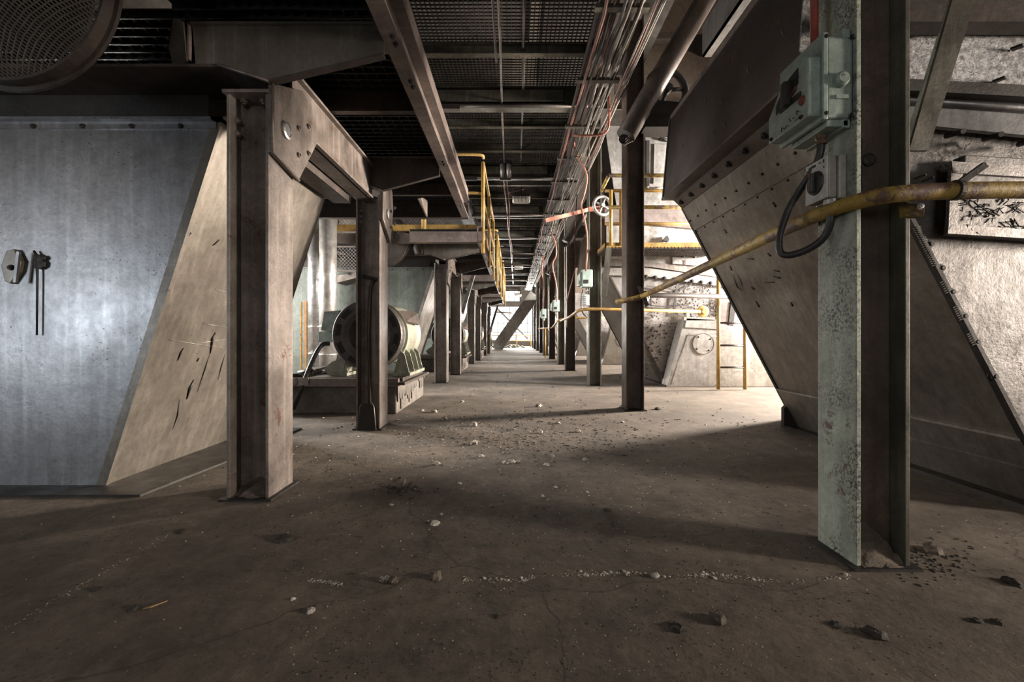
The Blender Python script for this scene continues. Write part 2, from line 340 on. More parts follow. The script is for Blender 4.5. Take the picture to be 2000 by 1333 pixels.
# mound of dust caught between the flanges
def heap(pt, x0, x1, y0, y1, h, m):
    def f(u, v):
        return V((x0+(x1-x0)*u, y0+(y1-y0)*v, max(0, h*(v**1.2)*(1-.5*abs(2*u-1))+random.uniform(-.009, .009)*(0 < v < 1))))
    return MB().grid(f, 10, 8).put('dust_heap', m, pt, fix=False)
heap(p1, -1.712, -1.502, 2.60, 2.765, .10, glaze_lump)

RIGHT = [(1.465, 1.695, 1.86, .235, 5.2), (1.478, 1.712, 5.70, .25, 5.2), (1.456, 1.70, 8.42, .25, 5.2), (1.44, 1.70, 12.0, .25, 3.55), (1.48, 1.70, 14.5, .25, 5.2), (1.455, 1.69, 17.7, .25, 3.55), (1.40, 1.63, 20.6, .25, 5.2), (1.42, 1.65, 23.9, .25, 3.55), (1.40, 1.63, 26.9, .25, 5.2), (1.40, 1.63, 30.1, .25, 3.55), (1.40, 1.63, 33, .25, 5.2)]
R_pillars = []
for i, (a, b, d, dep, z1) in enumerate(RIGHT):
    lab = ['foremost pillar with peeling pale green paint and two switch boxes', 'dark brown pillar that the yellow handrail hooks onto', 'olive pillar with an orange strap and two small green boxes'][i] if i < 3 else ORD[i]+(' dark' if i % 2 else ' olive')+' pillar of the row under the cable tray'
    m = [green_old, brown_pillar, olive][i] if i < 3 else (brown_pillar if i % 2 else olive)
    R_pillars.append(pillar(lab, a, b, d, dep, z1, m, m2=olive if i == 0 else None, m3=brown_pillar if i == 0 else None, detail=i < 3, group='pillars under the cable tray'))
r1 = R_pillars[0]
heap(r1, 1.486, 1.675, 1.83, 1.97, .16, glaze_lump)
MB().box((1.49, 1.945, 2.27-.62), (1.56, 1.97, 2.02-.14)).put('joint_plate', steel_dark, r1)
MB().lathe((1.605, 1.968, 1.79), (0,-1,0), [(0,0),(.028,0),(.03,.006),(.02,.012),(0,.012)], 14).put('old_weld_spot', steel_dark, r1)

# gussets with a round boss, on the aisle side of the two foremost pillars
def gusset(pts, x, boss, nm, lab):
    t = thing('gusset_plate', lab, 'plate', (x, pts[0][0], pts[0][1]), 'gussets on the tan pillars')
    MB().prism([(x, a, b) for a, b in pts], (.028, 0, 0)).put('plate', steel_tan, t, bevel=.004)
    MB().tube([(x+.03, pts[i][0], pts[i][1]) for i in (0, 1, 2)], .009, 6).put('weld_seam', steel_tan, t)
    MB().lathe((x+.028, boss[0], boss[1]), (1,0,0), [(0,0),(.055,0),(.055,.014),(.04,.018),(.038,.012),(0,.012)], 22).put('boss', foil, t)
    for q in ((.19, .02), (.19, -.16), (.33, .10), (.33, -.09)):
        if q[0] < pts[4][0]-pts[0][0]+.1: bolt(t, (x+.028, pts[0][0]+q[0]+.12, pts[0][1]-.14+q[1]), (1,0,0), .016, steel_tan)
    return t
g0 = gusset([(2.62, 2.51), (2.62, 2.10), (2.94, 2.04), (3.22, 2.42), (3.14, 2.62), (3.0, 2.68), (2.7, 2.55)], -1.478, (2.77, 2.30), 0, 'broad gusset plate with round boss atop the foremost tan pillar')
g1 = gusset([(4.56, 2.50), (4.56, 2.22), (4.86, 2.02), (4.98, 2.42), (4.94, 2.62), (4.8, 2.70), (4.6, 2.66)], -1.403, (4.76, 2.32), 1, 'gusset plate with round boss atop the second tan pillar')
for k in range(1, 4):
    dup(g0, (.10+.05*(k-1), 6.3+5.85*(k-1), -.03), 'gusset plate with boss on the '+ORD[2*k]+' tan pillar from the camera side')
    dup(g1, (.08+.05*(k-1), 6.18+5.95*(k-1), -.03), 'gusset plate with boss on the '+ORD[2*k+1]+' tan pillar from the camera side')

# ------------------------------------------------------------------ fan platform bay (built once for the foremost bay, copied along)
def ibeam_y(b, x0, x1, y0, y1, z0, z1, t=.018, w=.012):   # I beam along y
    b.box((x0, y0, z0), (x1, y1, z0+t)); b.box((x0, y0, z1-t), (x1, y1, z1)); b.box(((x0+x1)/2-w/2, y0, z0+t), ((x0+x1)/2+w/2, y1, z1-t)); return b
def ibeam_x(b, x0, x1, y0, y1, z0, z1, t=.018, w=.012):
    b.box((x0, y0, z0), (x1, y1, z0+t)); b.box((x0, y0, z1-t), (x1, y1, z1)); b.box((x0, (y0+y1)/2-w/2, z0+t), (x1, (y0+y1)/2+w/2, z1-t)); return b
def bay_label(s, k): return s.replace('@', ['foremost', 'second', 'third', 'fourth'][k])
bayparts = []
# the platform: edge channel, cross channels, chequered deck, toe board and brackets
def platform():
    t = thing('fan_platform', bay_label('@ raised steel fan platform, seen from beneath', 0), 'platform', (-.75, 2.2, 2.7), 'fan platforms above the hoppers')
    MB().box((-.775, 2.0, 2.75), (-.757, 6.6, 3.05)).box((-.757, 2.0, 2.75), (-.675, 6.6, 2.768)).box((-.757, 2.0, 3.032), (-.675, 6.6, 3.05)).put('edge_channel', mauve, t)
    b = MB()
    b.box((-4.2, 6.58, 2.75), (-.68, 6.6, 2.97)).box((-4.2, 6.5, 2.75), (-.68, 6.58, 2.768)).box((-4.2, 6.5, 2.95), (-.68, 6.58, 2.97)).put('end_channel', steel_brown, t)
    MB().box((-2.05, 2.0, 2.75), (-.68, 2.03, 2.95)).put('end_channel', mauve, t)
    d = MB(); d.box((-4.2, 2.66, 2.985), (-.76, 6.6, 2.995)).box((-2.05, 2.0, 2.985), (-.76, 2.66, 2.995)); d.put('deck_plate', steel_dark, t)
    g = MB()
    for i in range(58): y = 2.05+i*.08; g.box((-4.2 if y > 2.66 else -2.05, y, 2.955), (-.78, y+.01, 2.985))
    for i in range(44): x = -4.2+i*.079; g.box((x, 2.05 if x > -2.05 else 2.67, 2.965), (x+.008, 6.55, 2.985))
    stuff(g.put('deck_grating', steel_dark, t))
    for yj in (3.5, 5.6): MB().box((-3.1, yj, 2.80), (-.76, yj+.06, 2.95)).put('joist', steel_brown, t)
    # slots and bolt pairs in the bottom flange
    for y in (2.55, 3.0, 4.4, 5.9):
        for dy in (0, .07): bolt(t, (-.71, y+dy, 2.75), (0,0,-1), .014, steel_dark)
    MB().box((-.70, 2.0, 3.05), (-.69, 6.6, 3.20)).put('toe_board', mauve, t)
    return t
plat = platform()
# haunched bracket across a pillar head
def bracket(D, x_pil, x_left, lab, deepleft):
    t = thing('bracket_beam', lab, 'beam', (x_pil, D, 2.5), 'bracket beams over the tan pillars')
    prof = [(x_left, 2.62), (x_pil-.26, 2.62), (x_pil+.04, 2.52)]
    right = [(x_pil+.04, 2.52), (-.775, 2.68)]
    top = 2.86
    MB().prism([(x, D+.0, z) for x, z in ([(x_pil-.40, 2.62)]+prof[1:]+[right[1]])]+[(-.775, D, top), (x_pil-.42, D, top)], (0, .016, 0)).put('web', steel_brown if D > 3 else galv_brown, t)
    for (a, b) in zip(prof[:-1], prof[1:]):
        MB().prism([(a[0], D, a[1]), (b[0], D, b[1]), (b[0], D, b[1]-.018), (a[0], D, a[1]-.018)], (0, .37, 0)).put('bottom_flange', steel_brown, t)
    a, b = right; MB().prism([(a[0], D-.01, a[1]), (b[0], D-.01, b[1]), (b[0], D-.01, b[1]-.012), (a[0], D-.01, a[1]-.012)], (0, .05, 0)).put('bottom_flange', steel_brown, t)
    MB().box((x_pil-.42, D-.02, top-.016), (-.775, D+.26, top)).put('top_flange', galv_brown, t)
    MB().prism([(x_pil-.44, D-.02, 2.63), (x_pil-.46, D-.02, 2.86), (x_pil-.58, D+.06, 2.94), (x_pil-.64, D+.10, 2.78), (x_pil-.60, D+.10, 2.63)], (0, .016, 0)).put('stiffener', galv_brown, t)
    MB().box((x_pil-.44, D-.014, 2.64), (x_pil-.43, D+.01, 2.86)).put('weld_seam', steel_tan, t)
    MB().tube([(x_pil-.26, D-.005, 2.612), (x_pil+.04, D-.005, 2.512)], .008, 6).put('weld_seam', steel_tan, t)
    return t
br0 = bracket(2.60, -1.50, -5.0, 'haunched bracket beam over the foremost tan pillar', True)
br1 = bracket(4.56, -1.42, -2.3, 'haunched bracket beam over the second tan pillar', False)
# box beam joining the two pillar heads
bm_ = MB(); bm_.box((-1.52, 2.95, 2.42), (-1.50, 4.62, 2.78)).box((-1.66, 2.95, 2.42), (-1.50, 4.62, 2.44)).box((-1.66, 2.95, 2.76), (-1.46, 4.62, 2.78)).box((-1.50, 2.95, 2.42), (-1.46, 4.62, 2.44)).box((-1.66, 2.95, 2.44), (-1.65, 4.62, 2.76))
hb = tag(bm_.put('head_beam', steel_tan, org=(-1.5, 2.95, 2.42), bevel=.004), 'tan beam running between the heads of the foremost two tan pillars', 'beam', 'head beams of the tan pillars')
bd_ = MB(); bd_.bar((-1.62, 3.0, 2.42), (-1.95, 3.0, 2.42), .3, .01); 
rail_duct = tag(MB().box((-1.86, 3.0, 2.36), (-1.68, 4.5, 2.52)).put('support_channel', steel_brown, org=(-1.8, 3, 2.36)), 'dark brown channel bolted above the grey hopper flank', 'beam')

# side-lit hopper with flank leaning over: foremost
def prism_y(b, poly, y0, y1): return b.prism([(x, y0, z) for x, z in poly], (0, y1-y0, 0))
def left_hopper(d0, d1, dx, mf, ms, lab):
    t = thing('fan_hopper', lab, 'hopper', (-3.4+dx, (d0+d1)/2, 0), 'hoppers beneath the fan platforms')
    xb, xt, zt = -2.68+dx, -1.92+dx, 2.39
    MB().prism([(-5.2, d0, 0), (xb, d0, 0), (xt, d0, zt), (-5.2, d0, zt)], (0, .02, 0)).put('front_panel', mf, t)
    MB().prism([(-5.2, d1-.02, 0), (xb, d1-.02, 0), (xt, d1-.02, zt), (-5.2, d1-.02, zt)], (0, .02, 0)).put('rear_panel', mf, t)
    n = V((zt, 0, -(xt-xb))).normalized()*.02
    MB().prism([(xb, d0, 0), (xb, d1, 0), (xt, d1, zt), (xt, d0, zt)], -n).put('flank_panel', ms, t)
    # angle strip along the near corner and the flange at the top
    u = V((xt-xb, 0, zt)).normalized()
    for yy in (d0-.004, d1-.01):
        MB().prism([V((xb, yy, 0)), V((xb, yy, 0))-V((.05, 0, 0)), V((xt, yy, zt))-V((.05, 0, 0)), V((xt, yy, zt))], (0, .014, 0)).put('corner_strip', ms, t)
    MB().prism([(xb+.002, d0-.006, 0), (xb+.012, d0-.006, 0), (xt+.012, d0-.006, zt), (xt+.002, d0-.006, zt)], (0, .03, 0)).put('corner_weld', ms, t)
    MB().box((-5.2, d0-.05, zt), (xt+.05, d0+.03, zt+.015)).box((-5.2, d0-.012, zt-.045), (xt-.02, d0, zt)).put('top_flange', mf, t)
    MB().box((xt-.03, d0-.05, zt), (xt+.07, d1+.02, zt+.015)).put('side_flange', ms, t)
    MB().box((-5.2, d0+.06, zt+.01), (xt-.12, d1-.06, zt+.26)).put('neck', steel_dark, t)
    for i in range(6): bolt(t, (xt-.25-i*.32, d0-.012, zt-.03), (0,-1,0), .014, steel_dark)
    for i in range(5): bolt(t, (xt+.035, d0+.15+i*.3, zt), (0,0,-1), .014, steel_dark)
    return t
h0 = left_hopper(2.85, 4.43, 0, galv_cool, galv_brown, 'big grey sheet-metal hopper with a leaning flank beside the foremost tan pillar')
# inspection cover with a strap, wire with clotted dirt, torn label
c = W(30, 523, 2.84)
cov = [(W(x, y, 2.85)) for x, y in ((12, 520), (22, 492), (38, 488), (50, 512), (46, 532), (30, 556), (18, 550))]
icov = MB().prism(cov, (0, -.03, 0)).put('inspection_cover', galv_brown, h0, bevel=.006)
MB().bar(W(30, 552, 2.80), W(37, 492, 2.80), .018, .014, (0,1,0)).put('cover_strap', galv_cool, icov)
bolt(icov, W(22, 523, 2.82), (0,-1,0), .016, steel_dark)
MB().tube([W(66, 490, 2.83), W(72, 500, 2.83), W(73, 540, 2.83), W(72, 655, 2.83)], [.006, .01, .006, .005], 6).put('hanging_wire', steel_dark, h0)
b_ = MB()
for q in ((76, 506, 16), (80, 516, 18), (74, 520, 12), (84, 504, 10)):
    b_.lathe(W(q[0], q[1], 2.835), (0, -1, 0), [(q[2]*.0033*.6, 0), (q[2]*.0033*.5, .008), (0, .012)], 7)
b_.put('dirt_clot', steel_dark, h0)
tag(MB().prism([(-5.2, 2.68, 0), (-2.30, 2.68, 0), (-2.24, 3.35, 0), (-2.24, 4.6, 0), (-5.2, 4.6, 0)], (0, 0, .014)).put('hopper_base_plate', steel_dark, org=(-3, 3, 0)), 'thin dark base plate lying under the big grey hopper', 'base plate')

# scratches and drips on the flank
def flank(px, py):
    a = (px-1003)/850; b = (654-py)/850; D = -2.362/(a-.318*b)
    return W(px, py, D)+V((.004, 0, -.001))
def scratch(f, pts, w, m, par):
    b = MB(); ps = [f(*q) for q in pts]; b.tube(ps, [w*.3]+[w]*(len(ps)-2)+[w*.3] if len(ps) > 2 else w*.6, 5); return b.put('scratch', m, par)
for pts, w in (([(420, 650), (414, 662), (410, 690)], .012), ([(410, 690), (400, 720), (385, 765)], .004), ([(378, 742), (370, 758), (364, 780)], .011), ([(358, 680), (352, 690), (346, 705)], .007), ([(440, 690), (432, 715), (425, 742)], .004), ([(372, 455), (366, 462)], .009), ([(428, 468), (420, 476), (414, 480)], .006), ([(388, 700), (384, 706)], .009), ([(336, 840), (346, 812), (350, 780)], .004)):
    scratch(flank, pts, w, steel_dark, h0)
for pts in ([(396, 632), (446, 640)], [(330, 664), (446, 682)], [(375, 672), (446, 662)], [(420, 565), (446, 572)]): scratch(flank, pts, .003, sheet_white, h0)

# belt guard drum of wire mesh on a rim
def guard(cx, cy, cz, r, lab):
    t = thing('fan_guard', lab, 'fan guard', (cx, cy, cz), 'round mesh guards under the fan platforms')
    g = MB(); n = 44
    def clip(a, bb):    # diagonal wires of the disc, dished towards the viewer
        pass
    for sgn in (1, -1):
        for i in range(-n, n+1):
            o = i*r*1.414/n
            if abs(o) >= r*.98: continue
            h = math.sqrt(r*r-o*o); p0 = None
            ux, uz = math.cos(PI/4), math.sin(PI/4)*sgn
            nx, nz = -uz, ux
            for j in range(7):
                s = -h+2*h*j/6; x = cx+ux*s+nx*o; z = cz+uz*s+nz*o
                rr = math.hypot(x-cx, z-cz)/r
                p = V((x, cy-.30*(1-rr*rr), z))
                if p0: g.bar(p0, p, .006, .005, (0,1,0))
                p0 = p
    stuff(g.put('wire_mesh', mesh_m, t, fix=False))
    MB().ring((cx, cy-.01, cz), (0,1,0), r*.99, r*1.02, .06, 48).put('rim', steel_brown, t)
    MB().ring((cx, cy+.05, cz), (0,1,0), r*1.0, r*1.07, .02, 48).put('rim_flange', steel_brown, t)
    MB().lathe((cx, cy+.16, cz), (0,-1,0), [(0,0),(r*.6,0),(r*.6,.02),(0,.02)], 30).put('backing_plate', black, t)
    MB().tube([(cx-.02, cy-.25, cz), (cx-.02, cy+.5, cz)], .05, 12).put('shaft', steel_dark, t)
    return t
gd = guard(-2.67, 2.30, 2.86, .51, 'dark domed wire-mesh guard hanging above the big grey hopper')

# vertical ducts, motor, plinth
def motor(cx, d0, cz, lab):
    t = thing('fan_motor', lab, 'motor', (cx, d0+.6, cz-.45), 'electric motors between the hoppers')
    R = .45
    # end shield ring with slots, dished middle
    MB().lathe((cx, d0, cz), (0,1,0), [(.17,.10),(.24,.02),(.30,.0),(R*.97,0),(R,.02),(R,.14),(R*.93,.15)], 48).put('end_shield', motor_dark, t)
    MB().lathe((cx, d0+.10, cz), (0,1,0), [(0,.06),(.10,.06),(.10,0),(.17,0)], 32).put('hub', steel_dark, t)
    MB().lathe((cx, d0+.05, cz), (0,1,0), [(0,0),(.055,0),(.055,.1)], 20).put('shaft_end', steel_brown, t)
    for k in range(10):
        a = 2*PI*k/10+.12
        MB().ring((cx, d0-.006, cz), (0,1,0), R*.76, R*.90, .012, 5, a, a+.40).put('vent_slot', black, t)
    for k in range(5):
        a = 2*PI*k/5+.9
        bolt(t, (cx+R*.83*math.cos(a), d0-.002, cz+R*.83*math.sin(a)), (0,-1,0), .016, motor_dark)
    MB().lathe((cx, d0+.14, cz), (0,1,0), [(R*.93,0),(R*.96,.02),(R*.96,.07),(R*.90,.09),(R*.93,.12),(R*.93,.9),(R*.97,.93),(R*.97,1.05),(R*.75,1.2),(0,1.2)], 56).put('barrel', motor_paint, t)
    MB().lathe((cx, d0+.30, cz), (0,1,0), [(R*.93,0),(R*1.0,.01),(R*1.0,.03),(R*.93,.04)], 48).put('band', motor_paint, t)
    # lifting lug
    a = V((cx+R*.62, d0+.35, cz+R*.68)); bq = V((cx+R*.82, d0+1.0, cz+R*.60))
    MB().prism([a, V((cx+R*.86, d0+.40, cz+R*.36)), V((cx+R*.98, d0+.95, cz+R*.30)), V((cx+R*.92, d0+.98, cz+R*.66)), V((cx+R*.80, d0+.85, cz+R*.74))], (.02, 0, .02)).put('lifting_lug', steel_brown, t)
    # feet with gussets
    for sx in (1, -1):
        MB().box((cx+sx*.30, d0+.12, cz-.54), (cx+sx*.52, d0+1.05, cz-.50)).put('foot', motor_paint, t)
        for yy in (.16, .46, .76, 1.0):
            MB().prism([(cx+sx*.30, d0+yy, cz-.50), (cx+sx*.50, d0+yy, cz-.50), (cx+sx*.44, d0+yy, cz-.26), (cx+sx*.38, d0+yy, cz-.20)], (0, .018, 0)).put('foot_rib', motor_paint, t)
        bolt(t, (cx+sx*.42, d0+.30, cz-.50), (0,0,1), .02, foil)
    # terminal box and its neck
    MB().prism([(cx-.46, d0+.15, cz+.02), (cx-.66, d0+.15, cz+.06), (cx-.62, d0+.15, cz+.30), (cx-.40, d0+.15, cz+.32)], (0, .34, 0)).put('terminal_box', box_green, t, bevel=.01)
    MB().box((cx-.70, d0+.16, cz-.10), (cx-.50, d0+.40, cz+.04)).put('cable_gland_box', box_pale, t, bevel=.01)
    MB().prism([(cx-.50, d0+.15, cz-.35), (cx-.62, d0+.15, cz-.45), (cx-.55, d0+.15, cz-.54), (cx-.36, d0+.15, cz-.50), (cx-.33, d0+.15, cz-.3)], (0, .5, 0)).put('side_bracket', motor_paint, t)
    return t
mt = motor(-1.87, 5.55, 1.0, 'large cream motor with slotted dark end ring, behind the second tan pillar')
def plinth(lab):
    t = thing('motor_plinth', lab, 'plinth', (-2.3, 6, 0), 'concrete motor plinths')
    b = MB()
    def f(u, v): return V((-3.4+1.96*u+.012*random.random(), 5.46-.012*random.random(), .36*v))
    b.box((-3.4, 5.47, 0), (-1.47, 7.1, .355)); b.put('concrete_block', concrete, t, bevel=.02)
    b = MB()
    for i in range(22):   # ragged spill of mortar down the aisle side
        y = 5.47+i*.075; zb = .02+.20*random.random()+(.12*(i > 12)); b.prism([(-1.475, y, .35), (-1.475, y+.08, .35), (-1.475, y+.06, zb), (-1.475, y+.02, zb)], (.022, 0, 0))
    b.put('mortar_spill', concrete, t)
    MB().box((-2.95, 5.36, .36), (-1.42, 5.42, .455)).box((-2.95, 5.36, .36), (-1.42, 7.1, .375)).put('base_frame', mauve, t)
    MB().box((-1.56, 5.36, .375), (-1.34, 6.9, .41)).box((-2.6, 5.5, .40), (-1.40, 6.7, .455)).put('slide_rail', steel_brown, t)
    MB().box((-2.86, 5.34, .375), (-2.52, 5.36, .47)).put('end_plate', steel_tan, t)
    MB().lathe((-2.70, 5.34, .42), (0,-1,0), [(0,0),(.05,0),(.05,.02),(.036,.026),(0,.026)], 20).put('end_boss', steel_tan, t)
    return t
pl = plinth('speckled concrete plinth under the cream motor behind the second tan pillar')
MBt = MB(); MBt.tube(rnd([W(643, 672, 5.62), W(628, 672, 5.55), W(612, 700, 5.45), W(572, 800, 5.30)], .15), .028, 12)
tag(MBt.put('motor_cable', black_rub, org=W(612, 700, 5.4)), 'thick dark cable drooping from the motor terminal box', 'cable')
# loose scrap on the plinth
for i, (x, y, w) in enumerate([(600, 700, .22), (640, 705, .28), (676, 716, .2), (660, 690, .14), (618, 716, .2)]):
    p = W(x, y, 6.1); p.z = max(.42, p.z)
    b = MB(); b.bar((p.x-w, p.y, .42), (p.x+w*.8, p.y+.3, .44+.03*i), .08, .06)
    b.tube([(p.x-w*.4, p.y-.05, .47), (p.x+w*.5, p.y-.1, .50)], .035, 8)
    tag(b.put('scrap_part', [steel_dark, cable_grey, motor_dark, galv_brown, steel_brown][i], org=(p.x, p.y, .4)), ['dark scrap bar beside the conduit on the motor plinth', 'grey scrap bar lying on the motor plinth', 'scrap iron piece tucked under the motor ring', 'pale scrap strip on the motor plinth', 'brown scrap bar near the plinth edge'][i], 'scrap', 'scrap on the motor plinth')

# rails on the platform edges (second bay onwards)
def post(b, x, y, z0, z1, r=.028): b.tube([(x, y, z0), (x, y, z1)], r, 10)
def railing():
    D = 8.35; t = thing('guard_rail', bay_label('yellow pipe guard rail on the @ fan platform', 1), 'railing', (-.6, D, 2.6), 'yellow guard rails on the fan platforms')
    xr = -.585
    for z in (4.46, 3.72):
        MB().tube(rnd([(-3.6, D, z), (xr, D, z), (xr, 8.48, z-.02)], .28), .028, 10).put('cross_rail', yellow, t)
        MB().tube([(xr, D+.05, z-.14), (xr, D+4.4, z-.14)], .028, 10).put('side_rail', yellow, t)
    b = MB(); post(b, xr, D, 2.56, 4.30, .036); b.put('post', yellow, t)
    for y in (10.4, 12.7): b = MB(); post(b, xr, y, 2.6, 4.34, .034); b.put('post', yellow, t)
    b = MB(); post(b, -1.72, D, 2.78, 4.46, .05); b.put('post', yellow, t)
    MB().box((-3.6, D-.01, 2.985), (-.70, D+.01, 3.11)).put('toe_board', yellow, t)
    MB().box((-.60, D, 2.985), (-.59, D+4.35, 3.10)).put('toe_board', yellow, t)
    MB().box((-1.86, D-.02, 2.76), (-1.56, D-.005, 2.96)).put('post_bracket', yellow, t)
    return t
rail1 = railing()
bay2_end = tag(MB().box((-3.6, 8.34, 2.75), (-.70, 8.37, 2.945)).put('platform_end_channel', mauve, org=(-2, 8.35, 2.75)), 'mauve channel across the end of the second fan platform, beneath the yellow toe board', 'beam', 'end channels of the fan platforms')
cb = MB()
for x in (-2.2, -.80):
    for z in (2.80, 2.89): cb.ring((x, 8.335, z), (0,-1,0), .02, .035, .015, 14)
# copies along the building
def bayoff(k): return V((.03+.055*k, 6.22+6.0*(k-1), 0))
prng = [(plat, '@ raised steel fan platform, seen from beneath'), (br0, 'haunched bracket beam on the nearer pillar of the @ bay'), (br1, 'haunched bracket beam on the farther pillar of the @ bay'), (hb, 'tan head beam between the pillars of the @ bay'),
        (gd, 'domed wire-mesh guard above the hopper of the @ bay'), (mt, 'cream motor with dark end ring in the @ bay'), (pl, 'concrete motor plinth of the @ bay')]
for k in range(1, 4):
    for o, lab in prng: dup(o, bayoff(k), bay_label(lab, k))
    if k > 1:
        dup(rail1, V((.05*(k-1), 6.0*(k-1), 0)), bay_label('yellow pipe guard rail on the @ fan platform', k))
        dup(bay2_end, V((.05*(k-1), 6.0*(k-1), 0)), bay_label('mauve end channel of the @ fan platform', k))
h1 = left_hopper(9.1, 10.7, .28, green_pale, duct_m, 'pale green hopper with a bright rounded flank behind the cream motor')
h2 = left_hopper(15.1, 16.7, .30, green_pale, duct_m, 'pale green hopper two bays beyond the foremost one')
h3 = left_hopper(21.1, 22.7, .34, green_pale, galv_brown, 'pale green hopper last along the motor row')
# diagonal braces seen between the bays
for k, (a, b2) in enumerate([(W(925, 536, 12.9), W(903, 612, 12.4)), (W(972, 598, 22), W(955, 655, 21))]):
    tag(MB().bar(a, b2, .10, .10, (0,1,0)).put('diagonal_brace', [sheet_white, steel_brown][k], org=b2), ['pale diagonal brace hanging behind the fourth tan pillar', 'dark diagonal brace beyond the sixth tan pillar'][k], 'brace')
hp = MB().prism([W(815, 388, 5.3), W(822, 386, 5.3), W(832, 392, 5.9), W(832, 424, 5.9)], (.02, 0, 0))
tag(hp.put('hanging_plate', steel_tan, org=W(820, 390, 5.4)), 'small tan plate hanging under the foremost fan platform', 'plate')

# silver ducts and the little ladder by the far-side wall
for i, (px, r, y0, m) in enumerate([(641, .155, 400, duct_m), (617, .15, 480, foil)]):
    p = W(px, 690, 8.2+i*.5); D = p.y
    t = thing('vertical_duct', ['dull silver vertical duct behind the motor terminal box', 'shinier silver duct behind and beside the dull one'][i], 'duct', (p.x, D, .2), 'silver ducts')
    z1 = 3.6
    MB().tube([(p.x, D, .35), (p.x, D, z1)], r, 22).put('pipe', m, t)
    for z in (.62, 1.15, 2.1): MB().ring((p.x, D, z), (0,0,1), r, r+.012, .02, 24).put('joint_band', m, t)
    MB().box((p.x-.22, D-.2, 0), (p.x+.22, D+.2, .36)).put('footing', concrete, t)
t = thing('small_ladder', 'narrow yellow ladder with red backing near the silver ducts', 'ladder', W(592, 700, 8.3))
for x in (588, 598): MB().bar(W(x, 756, 8.3), W(x, 590, 8.3), .03, .03, (0,1,0)).put('rail', yellow, t)
for y in range(600, 750, 16): MB().bar(W(588, y, 8.3), W(598, y, 8.3), .02, .02, (0,1,0)).put('rung', yellow, t)
MB().prism([W(594, 700, 8.4), W(600, 700, 8.4), W(600, 588, 8.4), W(594, 588, 8.4)], (0, .02, 0)).put('backing_strip', orange, t)
# mesh screen on a frame behind the second pillar
def mesh_screen(c0, c1, y, lab, step=.07):
    t = thing('mesh_screen', lab, 'mesh screen', ((c0[0]+c1[0])/2, y, c0[1]), 'wire mesh screens behind the second tan pillar')
    g = MB(); x0, z0 = c0; x1, z1 = c1; h = z1-z0; w = x1-x0
    n = int((w+h)/step)
    for i in range(n):
        a = i*step
        xa, za = (x0+a, z0) if a < w else (x1, z0+a-w)
        xb, zb = (x0, z0+a) if a < h else (x0+a-h, z1)
        g.bar((xa, y, za), (xb, y, zb), .008, .006, (0,1,0)); g.bar((x0+x1-xa, y+.008, za), (x0+x1-xb, y+.008, zb), .008, .006, (0,1,0))
    stuff(g.put('wire_mesh', duct_m, t, fix=False))
    MB().box((x0-.03, y-.02, z0-.03), (x1+.03, y+.02, z0)).box((x0-.03, y-.02, z1), (x1+.03, y+.02, z1+.03)).box((x0-.03, y-.02, z0), (x0, y+.02, z1)).box((x1, y-.02, z0), (x1+.03, y+.02, z1)).put('frame', steel_tan, t)
    return t
mesh_screen((-3.5, 2.27), (-2.75, 2.72), 8.6, 'wire mesh screen just beneath the mauve channel')
mesh_screen((-3.5, 3.13), (-1.3, 3.45), 8.7, 'wire mesh screen just above the yellow toe board')
tag(MB().prism([W(657, 540, 8.5), W(657, 553, 8.5), W(703, 541, 8.9), W(703, 528, 8.9)], (0, .5, 0)).put('mesh_walkway', steel_brown, org=W(680, 540, 8.6)), 'brown walkway slab below the lower mesh screen', 'walkway')
# shovel
t = thing('shovel', 'dark long-handled shovel leaning in the web of the second tan pillar', 'shovel', W(716, 835, 4.5))
MB().prism([W(697, 842, 4.50), W(734, 842, 4.50), W(730, 795, 4.54), W(726, 789, 4.54), W(706, 789, 4.54), W(702, 795, 4.54)], (0, .012, 0)).put('blade', steel_dark, t, bevel=.004)
MB().tube([W(734, 841, 4.49), W(730, 795, 4.53), W(727, 789, 4.53), W(722, 788, 4.53)], .007, 6).put('blade_edge', steel_tan, t)
MB().tube([W(722, 800, 4.53), W(720, 650, 4.62), W(724, 560, 4.66), W(731, 545, 4.66)], .02, 8).put('shaft', steel_brown, t)
MB().bar(W(709, 539, 4.66), W(742, 547, 4.66), .03, .03, (0,1,0)).put('grip', steel_dark, t)

# ------------------------------------------------------------------ overhead walkway
ZG = 5.2
gx0, gx1 = -1.31, 1.07
def grating(y0, y1):
    t = thing('walkway_grating', 'dark steel grating panel of the overhead walkway', 'grating', (0, y0, ZG), 'grating panels of the overhead walkway')
    g = MB(); n = 39
    for i in range(n+1): x = gx0+(gx1-gx0)*i/n; g.box((x-.005, y0, ZG-.01), (x+.005, y1, ZG+.05))
    stuff(g.put('bearing_bar', grate_m, t, fix=False))
    g = MB(); m = 17
    for j in range(m): y = y0+(y1-y0)*(j+.5)/m; g.box((gx0, y-.005, ZG-.012), (gx1, y+.005, ZG+.006))
    stuff(g.put('cross_rod', grate_m, t, fix=False))
    return t
